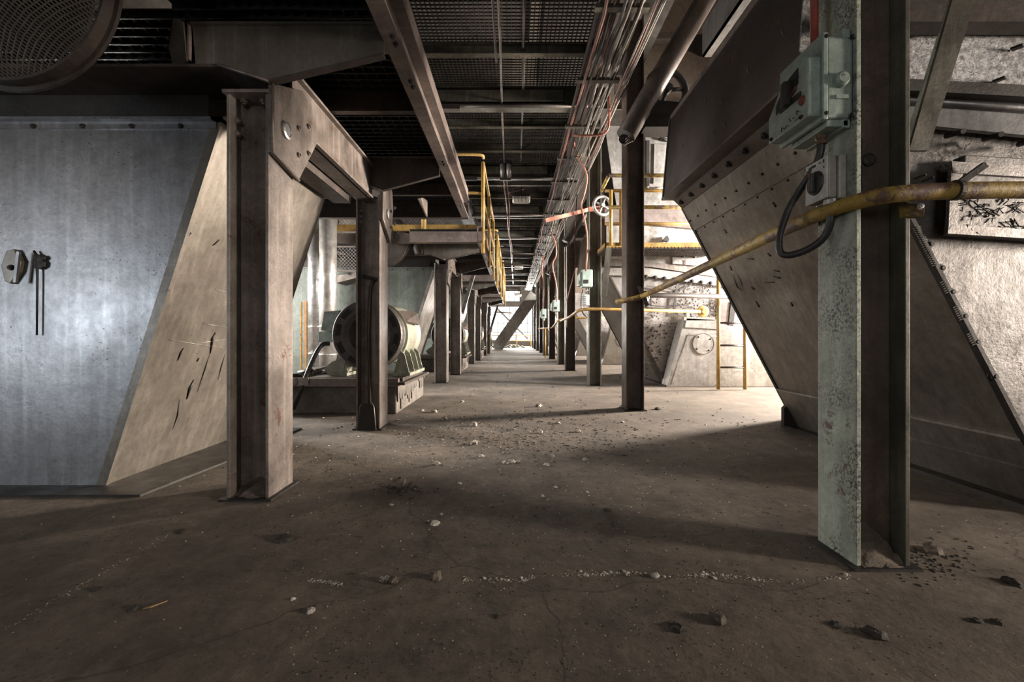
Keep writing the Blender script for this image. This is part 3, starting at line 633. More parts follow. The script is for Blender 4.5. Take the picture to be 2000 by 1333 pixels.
# what stands on the walkway blocks most of the view upward: solid deck sheets in the upper storey
g0_ = grating(2.98, 4.08)
TENS = ['', '', 'twenty', 'thirty']
ONES = ['first', 'second', 'third', 'fourth', 'fifth', 'sixth', 'seventh', 'eighth', 'ninth', 'tenth', 'eleventh', 'twelfth', 'thirteenth', 'fourteenth', 'fifteenth', 'sixteenth', 'seventeenth', 'eighteenth', 'nineteenth', 'twentieth']
def ordw(n): return ONES[n-1] if n <= 20 else ('thirtieth' if n == 30 else TENS[n//10]+'-'+ONES[n % 10-1])
g0_['label'] = 'dark steel grating panel of the overhead walkway, first from the camera'
k = 1
while 2.98+1.1*k < 37: dup(g0_, (0, 1.1*k, 0), 'dark steel grating panel of the overhead walkway, %s from the camera' % ordw(k+1)); k += 1
big = None; small = None
for i in range(30):
    y = 4.08+1.1*i
    if i % 3 == 0:
        if big is None:
            b = thing('walkway_beam', 'deep olive steel beam under the overhead walkway, first from the camera', 'beam', (0, y, ZG-.4), 'deep beams under the overhead walkway')
            ibeam_x(MB(), gx0, gx1+.1, y-.10, y+.10, 4.82, 5.16, .02).put('rolled_section', olive, b)
            MB().box((gx0+.02, y-.13, 4.90), (gx1-.25, y-.10, 5.08)).put('light_channel', olive, b)
            MB().tube([(gx0+.02, y-.15, 4.80), (gx1+.4, y-.15, 4.80)], .03, 8).put('conduit', steel_brown, b)
            MB().box((gx0-.02, y-.18, 4.74), (gx0+.42, y-.10, 4.82)).put('end_bracket', steel_brown, b)
            big = b; y_big = y
        else: dup(big, (0, y-y_big, 0), 'deep olive steel beam under the overhead walkway, %s from the camera' % ordw(i//3+1))
    else:
        if small is None:
            small = tag(ibeam_x(MB(), gx0, gx1, y-.05, y+.05, 5.03, 5.18, .014).put('walkway_joist', olive, org=(0, y, 5.0)), 'slim steel joist under the overhead walkway, first from the camera', 'beam', 'joists under the overhead walkway'); y_sm = y
        else: dup(small, (0, y-y_sm, 0), 'slim steel joist under the overhead walkway, %s from the camera' % ordw(i-i//3))
for x0, x1, lab in ((gx0-.16, gx0, 'long dark beam along the platform side of the overhead walkway'), (gx1, gx1+.14, 'long dark beam along the cable tray side of the overhead walkway')):
    tag(ibeam_y(MB(), x0, x1, 2.0, 37.5, 4.75, 5.25).put('walkway_side_beam', steel_dark, org=(x0, 3, 4.8)), lab, 'beam')
# solid plant on the storey above, which closes the view up through the grating in places
for i, (x0, x1, y0, y1, z) in enumerate([(-2.6, 1.2, 2.8, 5.0, 6.3), (-2.0, .3, 5.4, 8.3, 6.6), (.5, 2.6, 6.0, 9.5, 6.4), (-2.4, 2.2, 10.2, 16, 6.3), (-2.4, 2.2, 17, 36, 6.3)]):
    tag(MB().box((x0, y0, z), (x1, y1, z+.5)).put('upper_duct', steel_dark, org=(x0, y0, z)), 'flat dark duct on the storey above the walkway, '+ORD[i]+' from the camera', 'duct', 'dark ducts above the walkway')
# conduits, junction box, bulkhead lamps
cz = 4.9
cpts = [[(-.175, 2.6, cz), (-.175, 5.6, cz), (-.205, 8.0, cz), (-.205, 10, cz-.02)], [(-.245, 2.6, cz), (-.245, 5.9, cz), (-.245, 6.2, cz-.02)], [(-.235, 10.1, cz-.3), (-.20, 13, cz-.1), (-.20, 16, cz-.05), (-.12, 19, cz-.2), (-.10, 25, cz), (-.05, 34, cz)], [(-.16, 10.1, cz-.3), (-.12, 13, cz-.05), (-.16, 16, cz-.2), (-.07, 19, cz-.05), (-.06, 25, cz), (0, 34, cz)], [(.11, 3.2, 5.1), (.14, 6.9, 5.1)], [(.16, 6.4, 5.1), (.17, 11, 5.1)]]
for i, pts in enumerate(cpts):
    tag(MB().tube(rnd(pts, .3), .016, 8).put('ceiling_conduit', [steel_tan, steel_brown, steel_tan, cable_red, steel_brown, olive][i], org=pts[0]),
        ['straight pale conduit from the camera to the twin junction box', 'short dark conduit ending in a bend beside the long one', 'sagging pale cable beyond the junction box', 'sagging reddish cable beyond the junction box', 'thin rod under the foremost gratings', 'thin olive rod under the farther gratings'][i], 'conduit', 'conduits under the walkway')
t = thing('junction_box', 'twin junction box where the ceiling conduits end', 'junction box', (-.18, 9.9, 4.75))
MB().box((-.34, 9.8, 4.98), (-.02, 10.0, 5.02)).box((-.32, 9.95, 4.66), (-.04, 10.0, 4.98)).put('back_plate', steel_dark, t)
for x in (-.25, -.11): MB().tube([(x, 9.88, 4.55), (x, 9.88, 4.84), (x, 9.88, 4.88)], [.055, .06, .04], 12).put('gland', duct_m, t)
MB().box((-.31, 9.84, 4.5), (-.05, 9.92, 4.66)).put('terminal_cover', olive, t, bevel=.01)
def lamp(px, py, D, lab):
    p = W(px, py, D); t = thing('bulkhead_lamp', lab, 'lamp', p, 'bulkhead lamps under the walkway')
    MB().box((p.x-.26, D-.09, p.z+.06), (p.x+.26, D+.09, p.z+.14)).put('housing', steel_dark, t, bevel=.02)
    MB().lathe((p.x-.25, D, p.z), (1,0,0), [(0,0),(.08,.0),(.11,.05),(.11,.45),(.08,.5),(0,.5)], 14).put('glass_cover', lamp_glass, t)
    for k in range(5): MB().ring((p.x-.2+.1*k, D, p.z), (1,0,0), .115, .125, .01, 14).put('guard_hoop', duct_m, t)
    MB().bar((p.x-.26, D-.12, p.z), (p.x+.26, D-.12, p.z), .01, .01).put('guard_wire', duct_m, t)
    MB().bar((p.x, D, p.z+.12), (p.x, D, ZG), .03, .03).put('hanger', steel_dark, t)
    MB().tube([(p.x-.28, D, p.z+.1), (p.x-.34, D, p.z+.2), (p.x-.2, D, p.z+.22), (p.x+.1, D, p.z+.3)], .014, 6).put('lead', cable_red, t)
    return t
lamp(1018, 390, 12.2, 'larger caged bulkhead lamp hanging beyond the junction box')
lamp(1013, 523, 24, 'caged bulkhead lamp halfway down the walkway')
lamp(1012, 577, 34, 'faint bulkhead lamp near the end window')

# ------------------------------------------------------------------ cable tray
ZT_ = 4.4
tx0, tx1 = .90, 1.34
t = thing('cable_tray', 'long ladder cable tray running beside the overhead walkway', 'cable tray', (1.1, 3, ZT_))
for x in (tx0, tx1): MB().box((x-.012, 2.0, ZT_), (x+.012, 33, ZT_+.10)).put('side_rail', steel_brown, t)
ru = MB().box((tx0-.06, 3.18, ZT_-.045), (tx1+.06, 3.25, ZT_)).put('rung', olive, t)
for i in range(1, 24): dup(ru, (0, 1.28*i, 0), par=t).location = V((0, 1.28*i, 0))*S
cols = [cable_red, steel_dark, cable_red, steel_dark, cable_grey, cable_red, steel_dark, cable_pale, cable_grey, cable_pale, steel_dark, cable_pale, olive, cable_grey]
nms = {cable_red: 'faded red', steel_dark: 'black', cable_grey: 'grey', cable_pale: 'pale', olive: 'olive'}
for i, m in enumerate(cols):
    x = tx0+.03+i*.03; pts = []
    y = 2.0
    while y < 33:
        pts.append((x+random.uniform(-.02, .02), y, ZT_+.015-random.uniform(.0, .05 if i % 3 else .10))); y += .64
    tag(MB().tube(pts, .012+.005*(i % 3 == 0), 6).put('tray_cable', m, org=(x, 2, ZT_)), nms[m]+' cable running along the ladder tray, '+ORD[min(i, 11)]+(' ' if i < 12 else ' or later ')+'from the walkway side', 'cable', 'cables in the tray')
# extra bundle hanging beneath near the columns
for i in range(5):
    x = 1.38+i*.022; pts = [(x+random.uniform(-.015, .015), 3.0+.9*j, ZT_-.15-.04*(i % 3)+random.uniform(-.03, .03)) for j in range(30)]
    tag(MB().tube(pts, .011, 6).put('bundle_cable', [cable_pale, cable_red, cable_grey, steel_dark, cable_pale][i], org=pts[0]), ['pale', 'reddish', 'grey', 'black', 'cream'][i]+' cable strung outside the ladder tray', 'cable', 'cables strung outside the tray')
# tray hangers and orange drops
def wire(pts, m, lab, r=.016, rr=.3, nm='drop_cable', grp='orange drop cables'):
    return tag(MB().tube(rnd(pts, rr), r, 8).put(nm, m, org=pts[0]), lab, 'cable', grp)
wire([W(1120, 265, 6.3), W(1172, 265, 6.3), W(1188, 255, 6.2), W(1190, 235, 6.2), W(1189, 185, 6.2)], orange, 'orange conduit turning up beside the dark brown pillar')
wire([W(1119, 268, 8.2), W(1124, 300, 8.2), W(1143, 330, 8.2), W(1148, 350, 8.2), W(1140, 385, 8.2), W(1133, 400, 8.2), W(1145, 440, 8.25), W(1148, 480, 8.25), W(1144, 530, 8.3)], orange, 'orange cable hanging down to the green box on the olive pillar')
wire([W(1071, 445, 14), W(1085, 470, 14), W(1088, 500, 14), W(1077, 515, 14.2), W(1088, 560, 14.3), W(1087, 590, 14.3)], orange, 'orange cable looping beside the fifth pillar', .02)
wire([W(1062, 500, 17.5), W(1057, 530, 17.5), W(1063, 560, 17.6), W(1062, 600, 17.6)], orange, 'orange cable beside the sixth pillar', .022)
wire([W(1127, 380, 9.5), W(1122, 460, 9.5), W(1125, 520, 10), W(1106, 590, 12)], cable_red, 'reddish cable sagging behind the olive pillar', .012)
wire([W(1104, 420, 11.9), W(1106, 500, 11.9), W(1106, 600, 11.9), W(1106, 640, 11.9)], cable_pale, 'pale conduit down the face of the fourth pillar', .015)
# orange strap arm around the olive pillar
t = thing('strap_arm', 'orange flat bar strapped across the olive pillar', 'bracket', W(1120, 415, 8.3))
MB().bar(W(1066, 431, 8.0), W(1152, 409, 8.38), .02, .07).put('arm', orange, t)
MB().bar(W(1150, 409, 8.36), W(1176, 407, 8.36), .02, .09).put('strap', orange, t)
bolt(t, W(1172, 407, 8.34), (0,-1,0), .02, orange)
# green isolator boxes on the pillars
def isobox(px, py, D, w, h, lab):
    p = W(px, py, D); t = thing('isolator_box', lab, 'switch box', p, 'small green isolator boxes on the pillars')
    MB().box((p.x-w, D-.12, p.z-h), (p.x+w*.2, D+.12, p.z+h)).put('case', box_pale, t, bevel=.02)
    MB().prism([(p.x-w-.01, D-.10, p.z-h*.9), (p.x-w-.07, D-.10, p.z-h*.8), (p.x-w-.07, D-.10, p.z+h*.4), (p.x-w-.01, D-.10, p.z+h*.8)], (0, .2, 0)).put('cover', box_pale, t, bevel=.01)
    MB().box((p.x-w*.8, D-.135, p.z-h*.6), (p.x-w*.3, D-.12, p.z-h*.2)).put('handle', steel_dark, t)
    MB().tube([(p.x-w*.3, D, p.z-h), (p.x-w*.3, D, p.z-h-.12)], .03, 8).put('gland', duct_m, t)
    return t
isobox(1152, 545, 8.45, .17, .17, 'pale green isolator box on the flank of the olive pillar')
isobox(1090, 598, 14.5, .17, .19, 'pale green isolator box on the fifth pillar')
isobox(1065, 613, 20.5, .17, .22, 'pale green isolator box on the sixth pillar')
t = thing('cable_reel_box', 'small ribbed pale box below the isolator on the olive pillar', 'box', W(1143, 588, 8.4))
for k in range(5): MB().lathe(W(1143, 596-4*k, 8.4), (0,0,1), [(0,0),(.075,0),(.08,.012),(.075,.03),(0,.03)], 14).put('rib', switch_face, t)
wire([W(1139, 566, 8.4), W(1134, 590, 8.4), W(1137, 612, 8.4), W(1147, 620, 8.4)], black_rub, 'black lead looping below the ribbed box', .014, grp=None)

# ------------------------------------------------------------------ yellow handrail pipes
def rail_thing(nm, pts, r, m, lab, rr):
    t = thing('handrail', lab, 'handrail', pts[0], 'yellow handrail pipes')
    MB().tube(rnd(pts, rr, 10), r, 16).put('pipe', m, t); return t
hr = rail_thing('handrail', [W(2180, 372, 1.74), W(1840, 371, 1.74), W(1660, 388, 1.80), W(1262, 576, 5.45), W(1240, 584, 5.5), W(1204, 590, 5.66)], .0335, yellow_worn, 'worn yellow handrail pipe crossing the foremost green pillar', .5)
MB().ring(W(1862, 372, 1.74), (1,0,0), .030, .040, .02, 20).put('weld_collar', steel_brown, hr)
MB().ring(W(1258, 579, 5.46), (1,-.6,.0), .04, .065, .05, 18).put('clamp_collar', steel_brown, hr)
MB().prism([W(1246, 560, 5.62), W(1252, 560, 5.62), W(1268, 596, 5.62), W(1262, 600, 5.62)], (0, .03, 0)).put('clamp_plate', steel_brown, hr)
MB().prism([W(1765, 395, 1.84), W(1808, 400, 1.80), W(1806, 424, 1.80), W(1768, 424, 1.86)], (0, .03, 0)).put('clamp_lug', yellow_worn, hr, bevel=.005)
bolt(hr, W(1797, 403, 1.795), (0,-1,0), .011, foil)
hr2 = rail_thing('handrail', [W(1368, 609, 8.28), W(1160, 604, 8.30), W(1132, 605, 8.34), W(1112, 620, 10.4), W(1095, 627, 12.2)], .030, yellow, 'slim yellow handrail pipe crossing the olive pillar', .4)
MB().lathe(W(1372, 609, 8.45), (0,-1,0), [(0,0),(.11,0),(.11,.04),(.05,.06),(.05,.10),(0,.10)], 24).put('end_flange', yellow, hr2)
hr3 = rail_thing('handrail', [W(1192, 621, 13.9), W(1104, 622, 14.1), W(1092, 625, 14.2), W(1078, 641, 17.5), W(1052, 642, 20)], .034, yellow, 'distant yellow handrail pipe crossing the fifth pillar', .5)
post_ = MB(); post_.tube([W(1065, 640, 19), W(1065, 700, 19)], .03, 8); post_.put('post', yellow, hr3)

# ------------------------------------------------------------------ big machines on the other side
def right_hopper(d0, d1, lab, ms, mb_, front, dark, detail):
    t = thing('screen_hopper', lab, 'hopper', (3.2, (d0+d1)/2, 0), 'big leaning hoppers behind the pillars')
    A = V((3.03, 0, 0)); B = V((1.80, 0, 2.353)); u = (B-A)
    n = V((-u.z, 0, u.x)).normalized()    # outward, down to the aisle
    if n.x > 0: n = -n
    zs = 2.138; Pm = A+u*(zs/2.353)
    def slab(p, q, off, th, m, nm, y0=d0, y1=d1):
        o = n*off; return MB().prism([V((p.x, y0, p.z))+o, V((p.x, y1, p.z))+o, V((q.x, y1, q.z))+o, V((q.x, y0, q.z))+o], -n*th).put(nm, m, t)
    zk = .42; Pk = A+u*(zk/2.353); Pk2 = A+u*(.10)
    slab(Pk, Pm, 0, .03, ms, 'flank_plate'); slab(Pm-u*.012, B, .012, .03, ms, 'flank_plate_upper'); slab(A, Pk+u*.006, .014, .03, ms, 'skirt_plate')
    slab(Pk2, Pk2+u*.008, .02, .01, ms, 'skirt_seam'); slab(Pk, Pk+u*.004, .02, .01, sheet_white, 'skirt_seam')
    # edge strips
    for yy in (d0-.03, d1-.01): slab(A, B, .012, .022, steel_dark if detail else steel_brown, 'corner_angle', yy, yy+.04)
    MB().prism([(3.45, d1, 0), (3.0, d1, 1.3), (4.2, d1, 1.3), (4.2, d1, 0)], (0, .63, 0)).put('unseen_shadow_block', front, t)  # unseen block, added and sized for the shadow edge on the floor
    # bolted band
    B2 = V((1.712, 0, 2.44)); m2 = (B2-B).normalized(); n2 = V((-m2.z, 0, m2.x))
    if n2.x > 0: n2 = -n2
    MB().prism([V((B.x, d0, B.z))+n2*.02, V((B.x, d1, B.z))+n2*.02, V((B2.x, d1, B2.z))+n2*.02, V((B2.x, d0, B2.z))+n2*.02], -n2*.05).put('bolted_band', steel_brown, t)
    if detail:
        for i in range(9): bolt(t, V(((B.x+B2.x)/2, d0+.12+i*.25, (B.z+B2.z)/2))+n2*.02, n2, .024, steel_dark)
        for i in range(12): bolt(t, V((Pm.x, d0+.1+i*.19, Pm.z))+u*.03+n*.012, n, .010, steel_dark)
        for i in range(12): bolt(t, V((Pm.x, d0+.1+i*.19, Pm.z))-u*.02+n*.002, n, .008, steel_dark)
    # upper box
    MB().prism([(1.587, d0, 2.44), (1.663, d0, 3.29), (6.2, d0, 3.29), (6.2, d0, 2.44)], (0, d1-d0, 0)).put('upper_casing', mb_, t)
    MB().box((1.57, d0-.004, 2.425), (1.75, d1+.004, 2.445)).put('casing_ledge', steel_brown, t)
    MB().prism([(1.574, d1-.02, 2.44), (1.587, d1-.02, 2.44), (1.663, d1-.02, 3.29), (1.65, d1-.02, 3.29)], (0, .024, 0)).put('torn_edge', galv_cool, t)
    MB().box((1.66, d0, 3.27), (1.70, d1, 3.32)).put('top_lip', steel_tan, t)
    # body
    MB().prism([(3.06, d0+.03, 0), (1.84, d0+.03, 2.353), (1.84, d0+.03, 2.44), (6.2, d0+.03, 2.44), (6.2, d0+.03, 0)], (0, d1-d0-.06, 0)).put('body', front, t)
    MB().prism([(2.98, d0-.02, 0), (2.93, d0+.0, .18), (3.02, d1, .18), (3.10, d1, 0)], (.0, .0, .0)) if False else None
    MB().box((2.90, d0-.3, 0), (6.2, d1+.10, .03)).put('base_plate', steel_dark, t)
    MB().prism([(2.86, d1-.02, .03), (3.15, d1-.02, .03), (2.98, d1-.02, .34), (2.86, d1-.02, .22)], (0, .05, 0)).put('foot_gusset', steel_dark, t)
    return t
rh0 = right_hopper(2.40, 4.62, 'huge grey hopper leaning over the aisle behind the foremost green pillar', galv_brown, casing_m, sheet_near, True, True)
def rflank(px, py):
    a = (px-1003)/850; b = (654-py)/850; D = 2.507/(a+.5227*b)
    return W(px, py, D)+V((-.004, 0, -.003))
for pts, w in (([(1426, 520), (1430, 528)], .008), ([(1432, 536), (1440, 560), (1452, 568)], .005), ([(1440, 534), (1448, 550), (1452, 564)], .004), ([(1460, 505), (1472, 506)], .010), ([(1512, 540), (1524, 543)], .011), ([(1495, 552), (1512, 551)], .009), ([(1468, 560), (1474, 566)], .009), ([(1476, 588), (1484, 600)], .010), ([(1545, 590), (1549, 598)], .010), ([(1500, 495), (1506, 500)], .010), ([(1515, 480), (1522, 486)], .009), ([(1512, 528), (1522, 530)], .009), ([(1415, 448), (1420, 455)], .008), ([(1510, 395), (1516, 404)], .010)):
    scratch(rflank, pts, w, steel_dark, rh0)
# scratches through the dark paint of the casing
for px, py, l in ((1380, 194, 8), (1418, 242, 9), (1398, 258, 8), (1465, 135, 10), (1412, 197, 9), (1335, 282, 8), (1533, 58, 8), (1310, 315, 6)):
    X = 1.60+.0; D = X*850/(px-1003); p = W(px, py, D); zz = p.z; xs = 1.587+(zz-2.44)*.0894
    D = xs*850/(px-1003); p = W(px, py, D)
    MB().prism([p+V((-.004, 0, -.03)), p+V((-.006, .02, -.005)), p+V((-.001, .035, .035)), p+V((-.004, .015, .0))], (-.004, 0, 0)).put('paint_chip', foil, rh0)
tear = [W(1346, 205, 4.2), W(1352, 222, 4.2), W(1340, 240, 4.2)]
# near face: channels, rough cladding, inspection panel, bolts, gasket rope
F = 2.395
def quadp(pts, D, th, nm, m, par, bevel=0): return MB().prism([W(x, y, D) for x, y in pts], (0, -th, 0)).put(nm, m, par, bevel=bevel)
quadp([(1640, 178), (2300, 182), (2300, 40), (1580, 40)], F+.02, .03, 'rough_cladding', rough_galv, rh0)
MB().prism([W(1572, -60, F), W(1640, -60, F), W(1640, 180, F), W(1560, 100, F)], (0, -.01, 0)).put('rough_cladding', rough_galv, rh0)
quadp([(1700, 168), (2300, 200), (2300, 222), (1700, 190)], F-.03, .08, 'dark_channel', steel_dark, rh0)
quadp([(1700, 182), (2300, 222), (2300, 300), (1700, 240)], F-.01, .03, 'bright_channel', galv_cool, rh0)
MB().tube([W(1700, 192, F-.05), W(2300, 232, F-.05)], .022, 10).put('channel_lip', galv_cool, rh0)
tag(MB().prism([W(1690, 8, 2.25), W(2300, 8, 2.25), W(2300, 42, 2.25), W(1690, 42, 2.25)], (0, .1, 0)).put('cross_beam', steel_brown, org=W(1900, 30, 2.3)), 'brown beam crossing above the rough galvanised cladding', 'beam')
rh_out = quadp([(1860, 312), (2300, 340), (2300, 492), (1840, 462)], F+.02, .07, 'inspection_panel', sheet_near, rh0, .006)
quadp([(1852, 318), (2300, 345), (2300, 366), (1854, 340)], F-.045, .02, 'panel_rail', sheet_speck, rh_out)
quadp([(1846, 440), (2300, 470), (2300, 486), (1844, 458)], F-.045, .02, 'panel_rail', sheet_speck, rh_out)
quadp([(1851, 335), (1874, 337), (1862, 458), (1845, 456)], F-.04, .02, 'panel_rail', sheet_speck, rh_out)
MB().bar(W(1876, 356, F-.09), W(1924, 322, F-.12), .03, .025, (0,1,0)).put('latch_bar', steel_dark, rh_out)
for i in range(26):     # clotted wires stuck on the panel
    x = random.uniform(1872, 2000); y = random.uniform(372, 455); p0 = W(x, y, F-.06); pts = [p0]
    for j in range(4): pts.append(pts[-1]+V((random.uniform(-.04, .05), random.uniform(-.004, .004), random.uniform(-.03, .03))))
    MB().tube(pts, .0035, 5).put('stray_wire', steel_dark, rh_out)
for x, y in ((1800, 478), (1822, 525), (1842, 571), (1866, 618), (1890, 668), (1925, 735)):
    bolt(rh0, W(x+12, y, F), (0,-1,0), .022, steel_dark)
for x, y in ((1868, 262), (1942, 268), (2010, 278)):
    MB().tube([W(x-20, y+4, F-.01), W(x+14, y-6, F-.12)], .014, 8).put('stud', steel_dark, rh0)
for (x, y) in ((1785, 66), (1985, 92), (1950, 155), (1795, 345), (1810, 350)):
    MB().bar(W(x-10, y+5, F-.02), W(x+14, y-4, F-.06), .012, .03, (0,1,0)).put('torn_scrap', steel_dark, rh0)
b = MB()
for i in range(58):
    f = i/57; x = 1790+f*118; y = 445+f*232
    if int(f*9) % 2 == 0 or f < .25: b.tube([W(x-6, y+2, F-.01), W(x, y-1, F-.025), W(x+7, y-2, F-.01)], .005, 5)
stuff(b.put('ribbed_gasket', sheet_white, rh0))
# blue-white channel higher up
tag(MB().box((1.93, 2.2, 3.84), (1.95, 4.45, 4.15)).box((1.93, 2.2, 3.84), (2.02, 4.45, 3.86)).put('upper_channel', galv_cool, org=(1.95, 2.4, 3.84)), 'pale bluish channel above the dark casing of the huge hopper', 'beam')
# diagonal angle brace
t = thing('angle_brace', 'grey-green steel angle slanting down past the foremost green pillar', 'brace', W(1795, 290, 1.98))
MB().prism([W(1902, -20, 1.98), W(1860, -20, 2.1), W(1772, 262, 2.1), W(1776, 296, 1.98)], (.004, .01, 0)).put('leg_back', green_old, t)
MB().prism([W(1866, -20, 1.98), W(1912, -20, 1.98), W(1813, 294, 1.98), W(1776, 294, 1.98)], (0, .014, 0)).put('leg_front', olive, t)

# ---- second machine and its front
rh1 = right_hopper(8.62, 10.8, 'second leaning hopper with a bright bolted front, behind the yellow ladder', galv_brown, brown_wall, sheet_speck, False, False)
F1 = 8.60
def fq(pts, dd, th, nm, m, bevel=0, par=None): return MB().prism([W(x, y, F1-dd) for x, y in pts], (0, -th, 0)).put(nm, m, par or rh1, bevel=bevel)
fq([(1181, 520), (1270, 522), (1700, 590), (1700, 560), (1260, 512), (1181, 505)], 0, .04, 'slanted_rail', steel_tan)
fq([(1181, 538), (1262, 540), (1700, 600), (1700, 582), (1262, 524), (1181, 524)], .0, .02, 'bolt_strip', sheet_white)
for i in range(18):
    x = 1262+i*18; bolt(rh1, W(x, 540+(x-1262)*.105, F1-.02), (0,-1,0), .03, steel_dark)
fq([(1184, 506), (1700, 560), (1700, 470), (1280, 437), (1184, 440)], .0, .02, 'silver_panel', duct_m)
fq([(1180, 440), (1262, 440), (1350, 448), (1700, 470), (1700, 430), (1340, 410), (1180, 404)], .02, .06, 'brown_band', mauve)
fq([(1204, 404), (1340, 408), (1700, 425), (1700, 370), (1199, 372)], .0, .02, 'silver_panel', duct_m)
fq([(1181, 247), (1199, 372), (1700, 380), (1700, 250)], .0, .02, 'upper_front', sheet_white)
fq([(1172, 247), (1181, 247), (1203, 404), (1180, 404)], -.3, .05, 'dark_return', steel_dark)  # set-back return strip in dark steel
adoor = fq([(1258, 262), (1330, 262), (1330, 372), (1266, 372), (1262, 366)], .03, .04, 'access_door', sheet_white, .01)
fq([(1276, 282), (1330, 282), (1330, 360), (1274, 360)], .07, .03, 'door_panel', sheet_white, .015, adoor)
fq([(1261, 276), (1267, 276), (1267, 364), (1261, 364)], .07, .05, 'door_hinge', steel_dark, 0, adoor)
MB().tube([W(1268, 366, F1-.1), W(1280, 370, F1-.12), W(1296, 366, F1-.12)], .02, 6).put('door_chain', steel_tan, adoor)
MB().tube([W(1288, 272, F1-.1), W(1292, 268, F1-.14), W(1299, 273, F1-.12), W(1308, 275, F1-.1)], .03, 6).put('door_latch', steel_dark, adoor)
fq([(1230, 248), (1700, 254), (1700, 225), (1230, 210)], -.1, .3, 'eave', steel_dark)
fq([(1200, 215), (1700, 235), (1700, -60), (1200, -60)], -.5, .05, 'upper_cladding', brown_wall)
fq([(1220, 78), (1320, 76), (1320, 88), (1220, 90)], .0, .2, 'upper_rail', steel_brown)
MB().prism([W(1325, 72, F1-1), W(1372, 66, F1-1.6), W(1372, 108, F1-1.6), W(1330, 88, F1-1)], (0, .05, 0)).put('upper_gusset', steel_dark, rh1)
# frame marks and rectangular outline on the lower front
for pts in ([(1262, 560), (1320, 568), (1320, 566), (1262, 558)], [(1318, 566), (1322, 566), (1318, 615), (1314, 615)], [(1270, 598), (1314, 602), (1314, 600), (1270, 596)], [(1270, 568), (1272, 568), (1272, 598), (1270, 598)]): fq(pts, .0, .02, 'panel_seam', steel_brown)
fq([(1312, 503), (1360, 506), (1360, 520), (1312, 516)], .03, .05, 'pale_box', sheet_white)
fq([(1337, 508), (1339, 508), (1339, 518), (1337, 518)], .09, .01, 'red_mark', red_mark)
MB().prism([W(1292, 472, F1-.05), W(1300, 462, F1-.05), W(1304, 470, F1-.05), W(1302, 474, F1-.05)], (0, -.1, 0)).put('torn_scrap', steel_dark, rh1)
fq([(1402, 582), (1436, 590), (1430, 650), (1400, 645)], -.0, .04, 'lower_panel', mauve)
fq([(1426, 590), (1436, 592), (1428, 652), (1420, 648)], .03, .04, 'dark_slot', steel_dark)
b = MB()
for i in range(60):
    x = random.uniform(1312, 1362); y = random.uniform(500, 512); b.lathe(W(x, y-8, F1-.02), (0,-1,0), [(.02,0),(.02,.02),(0,.03)], 6)
stuff(b.put('clotted_dirt', steel_dark, rh1))
b = MB()
for i in range(320):
    x = random.uniform(1262, 1402); y = random.uniform(560, 735); r_ = random.uniform(.008, .026)
    q = W(x, y, F1-.0)
    if x > 1290+(754-y)*.0+ (0 if y < 625 else 40): continue
    b.lathe(q, (0,-1,0), [(r_, 0), (r_*.8, .012), (0, .015)], 5)
for i in range(160):
    x = random.uniform(1320, 1402); y = random.uniform(548, 622); r_ = random.uniform(.008, .024); b.lathe(W(x, y, F1), (0,-1,0), [(r_, 0), (r_*.8, .012), (0, .015)], 5)
stuff(b.put('rust_blister', steel_brown, rh1))
# inlet housing with round hatch
t = thing('inlet_housing', 'bright trapezoid housing with a round hatch behind the yellow ladder', 'housing', W(1400, 752, 8.3))
hd = 8.30
hpoly = [W(x, y, hd) for x, y in ((1302, 757), (1336, 624), (1402, 632), (1490, 650), (1560, 664), (1600, 757))]
for q in (0, -1): hpoly[q].z = .0
MB().prism(hpoly, (0, .32, 0)).put('shell', sheet_white, t, bevel=.01)
MB().prism([W(1336, 640, hd), W(1405, 644, hd), W(1402, 625, hd), W(1340, 622, hd)], (0, -.03, 0)).put('top_band', sheet_white, t, bevel=.005)
MB().tube([W(1310, 752, hd-.005), W(1343, 655, hd-.005), W(1400, 657, hd-.005)], .008, 6).put('bevel_seam', duct_m, t)
cc = W(1373, 672, hd)
hat = MB().lathe(cc, (0,-1,0), [(.0,.02),(.19,.02),(.195,.0)], 40).put('hatch', sheet_white, t)
MB().ring(cc+V((0,-.005,0)), (0,-1,0), .195, .205, .02, 40).put('hatch_rim', steel_tan, hat)
for a in (.6, 2.2, 3.8, 5.4): bolt(hat, cc+V((.16*math.cos(a), -.02, .16*math.sin(a))), (0,-1,0), .014, steel_dark)
MB().box((W(1335,0,hd).x, hd-.03, 1.27), (W(1395,0,hd).x, hd+.1, 1.33)).put('top_block', sheet_white, t)
MB().bar(W(1343, 628, hd), W(1343, 608, hd), .06, .05, (0,1,0)).put('lug', sheet_white, t)
# ladder with pipe rail
LD = 7.85
t = thing('ladder', 'yellow and rust pipe ladder standing before the bright housing', 'ladder', W(1430, 762, LD))
MB().tube([W(1403, 761, LD), W(1403, 530, LD)], .032, 10).put('stile', yellow, t)
MB().tube([W(1455, 761, LD), W(1455, 622, LD)], .032, 10).put('stile', yellow, t)
for y in (631, 675, 718): MB().tube([W(1403, y, LD), W(1455, y, LD)], .018, 8).put('rung', steel_brown, t)
tag(MB().tube([W(1225, 583, 7.7), W(1262, 577, 7.7), W(1450, 580, 7.7)], .045, 12).put('brown_pipe', steel_brown, org=W(1262, 577, 7.7)), 'brown pipe level with the worn handrail, reaching the ladder', 'pipe')
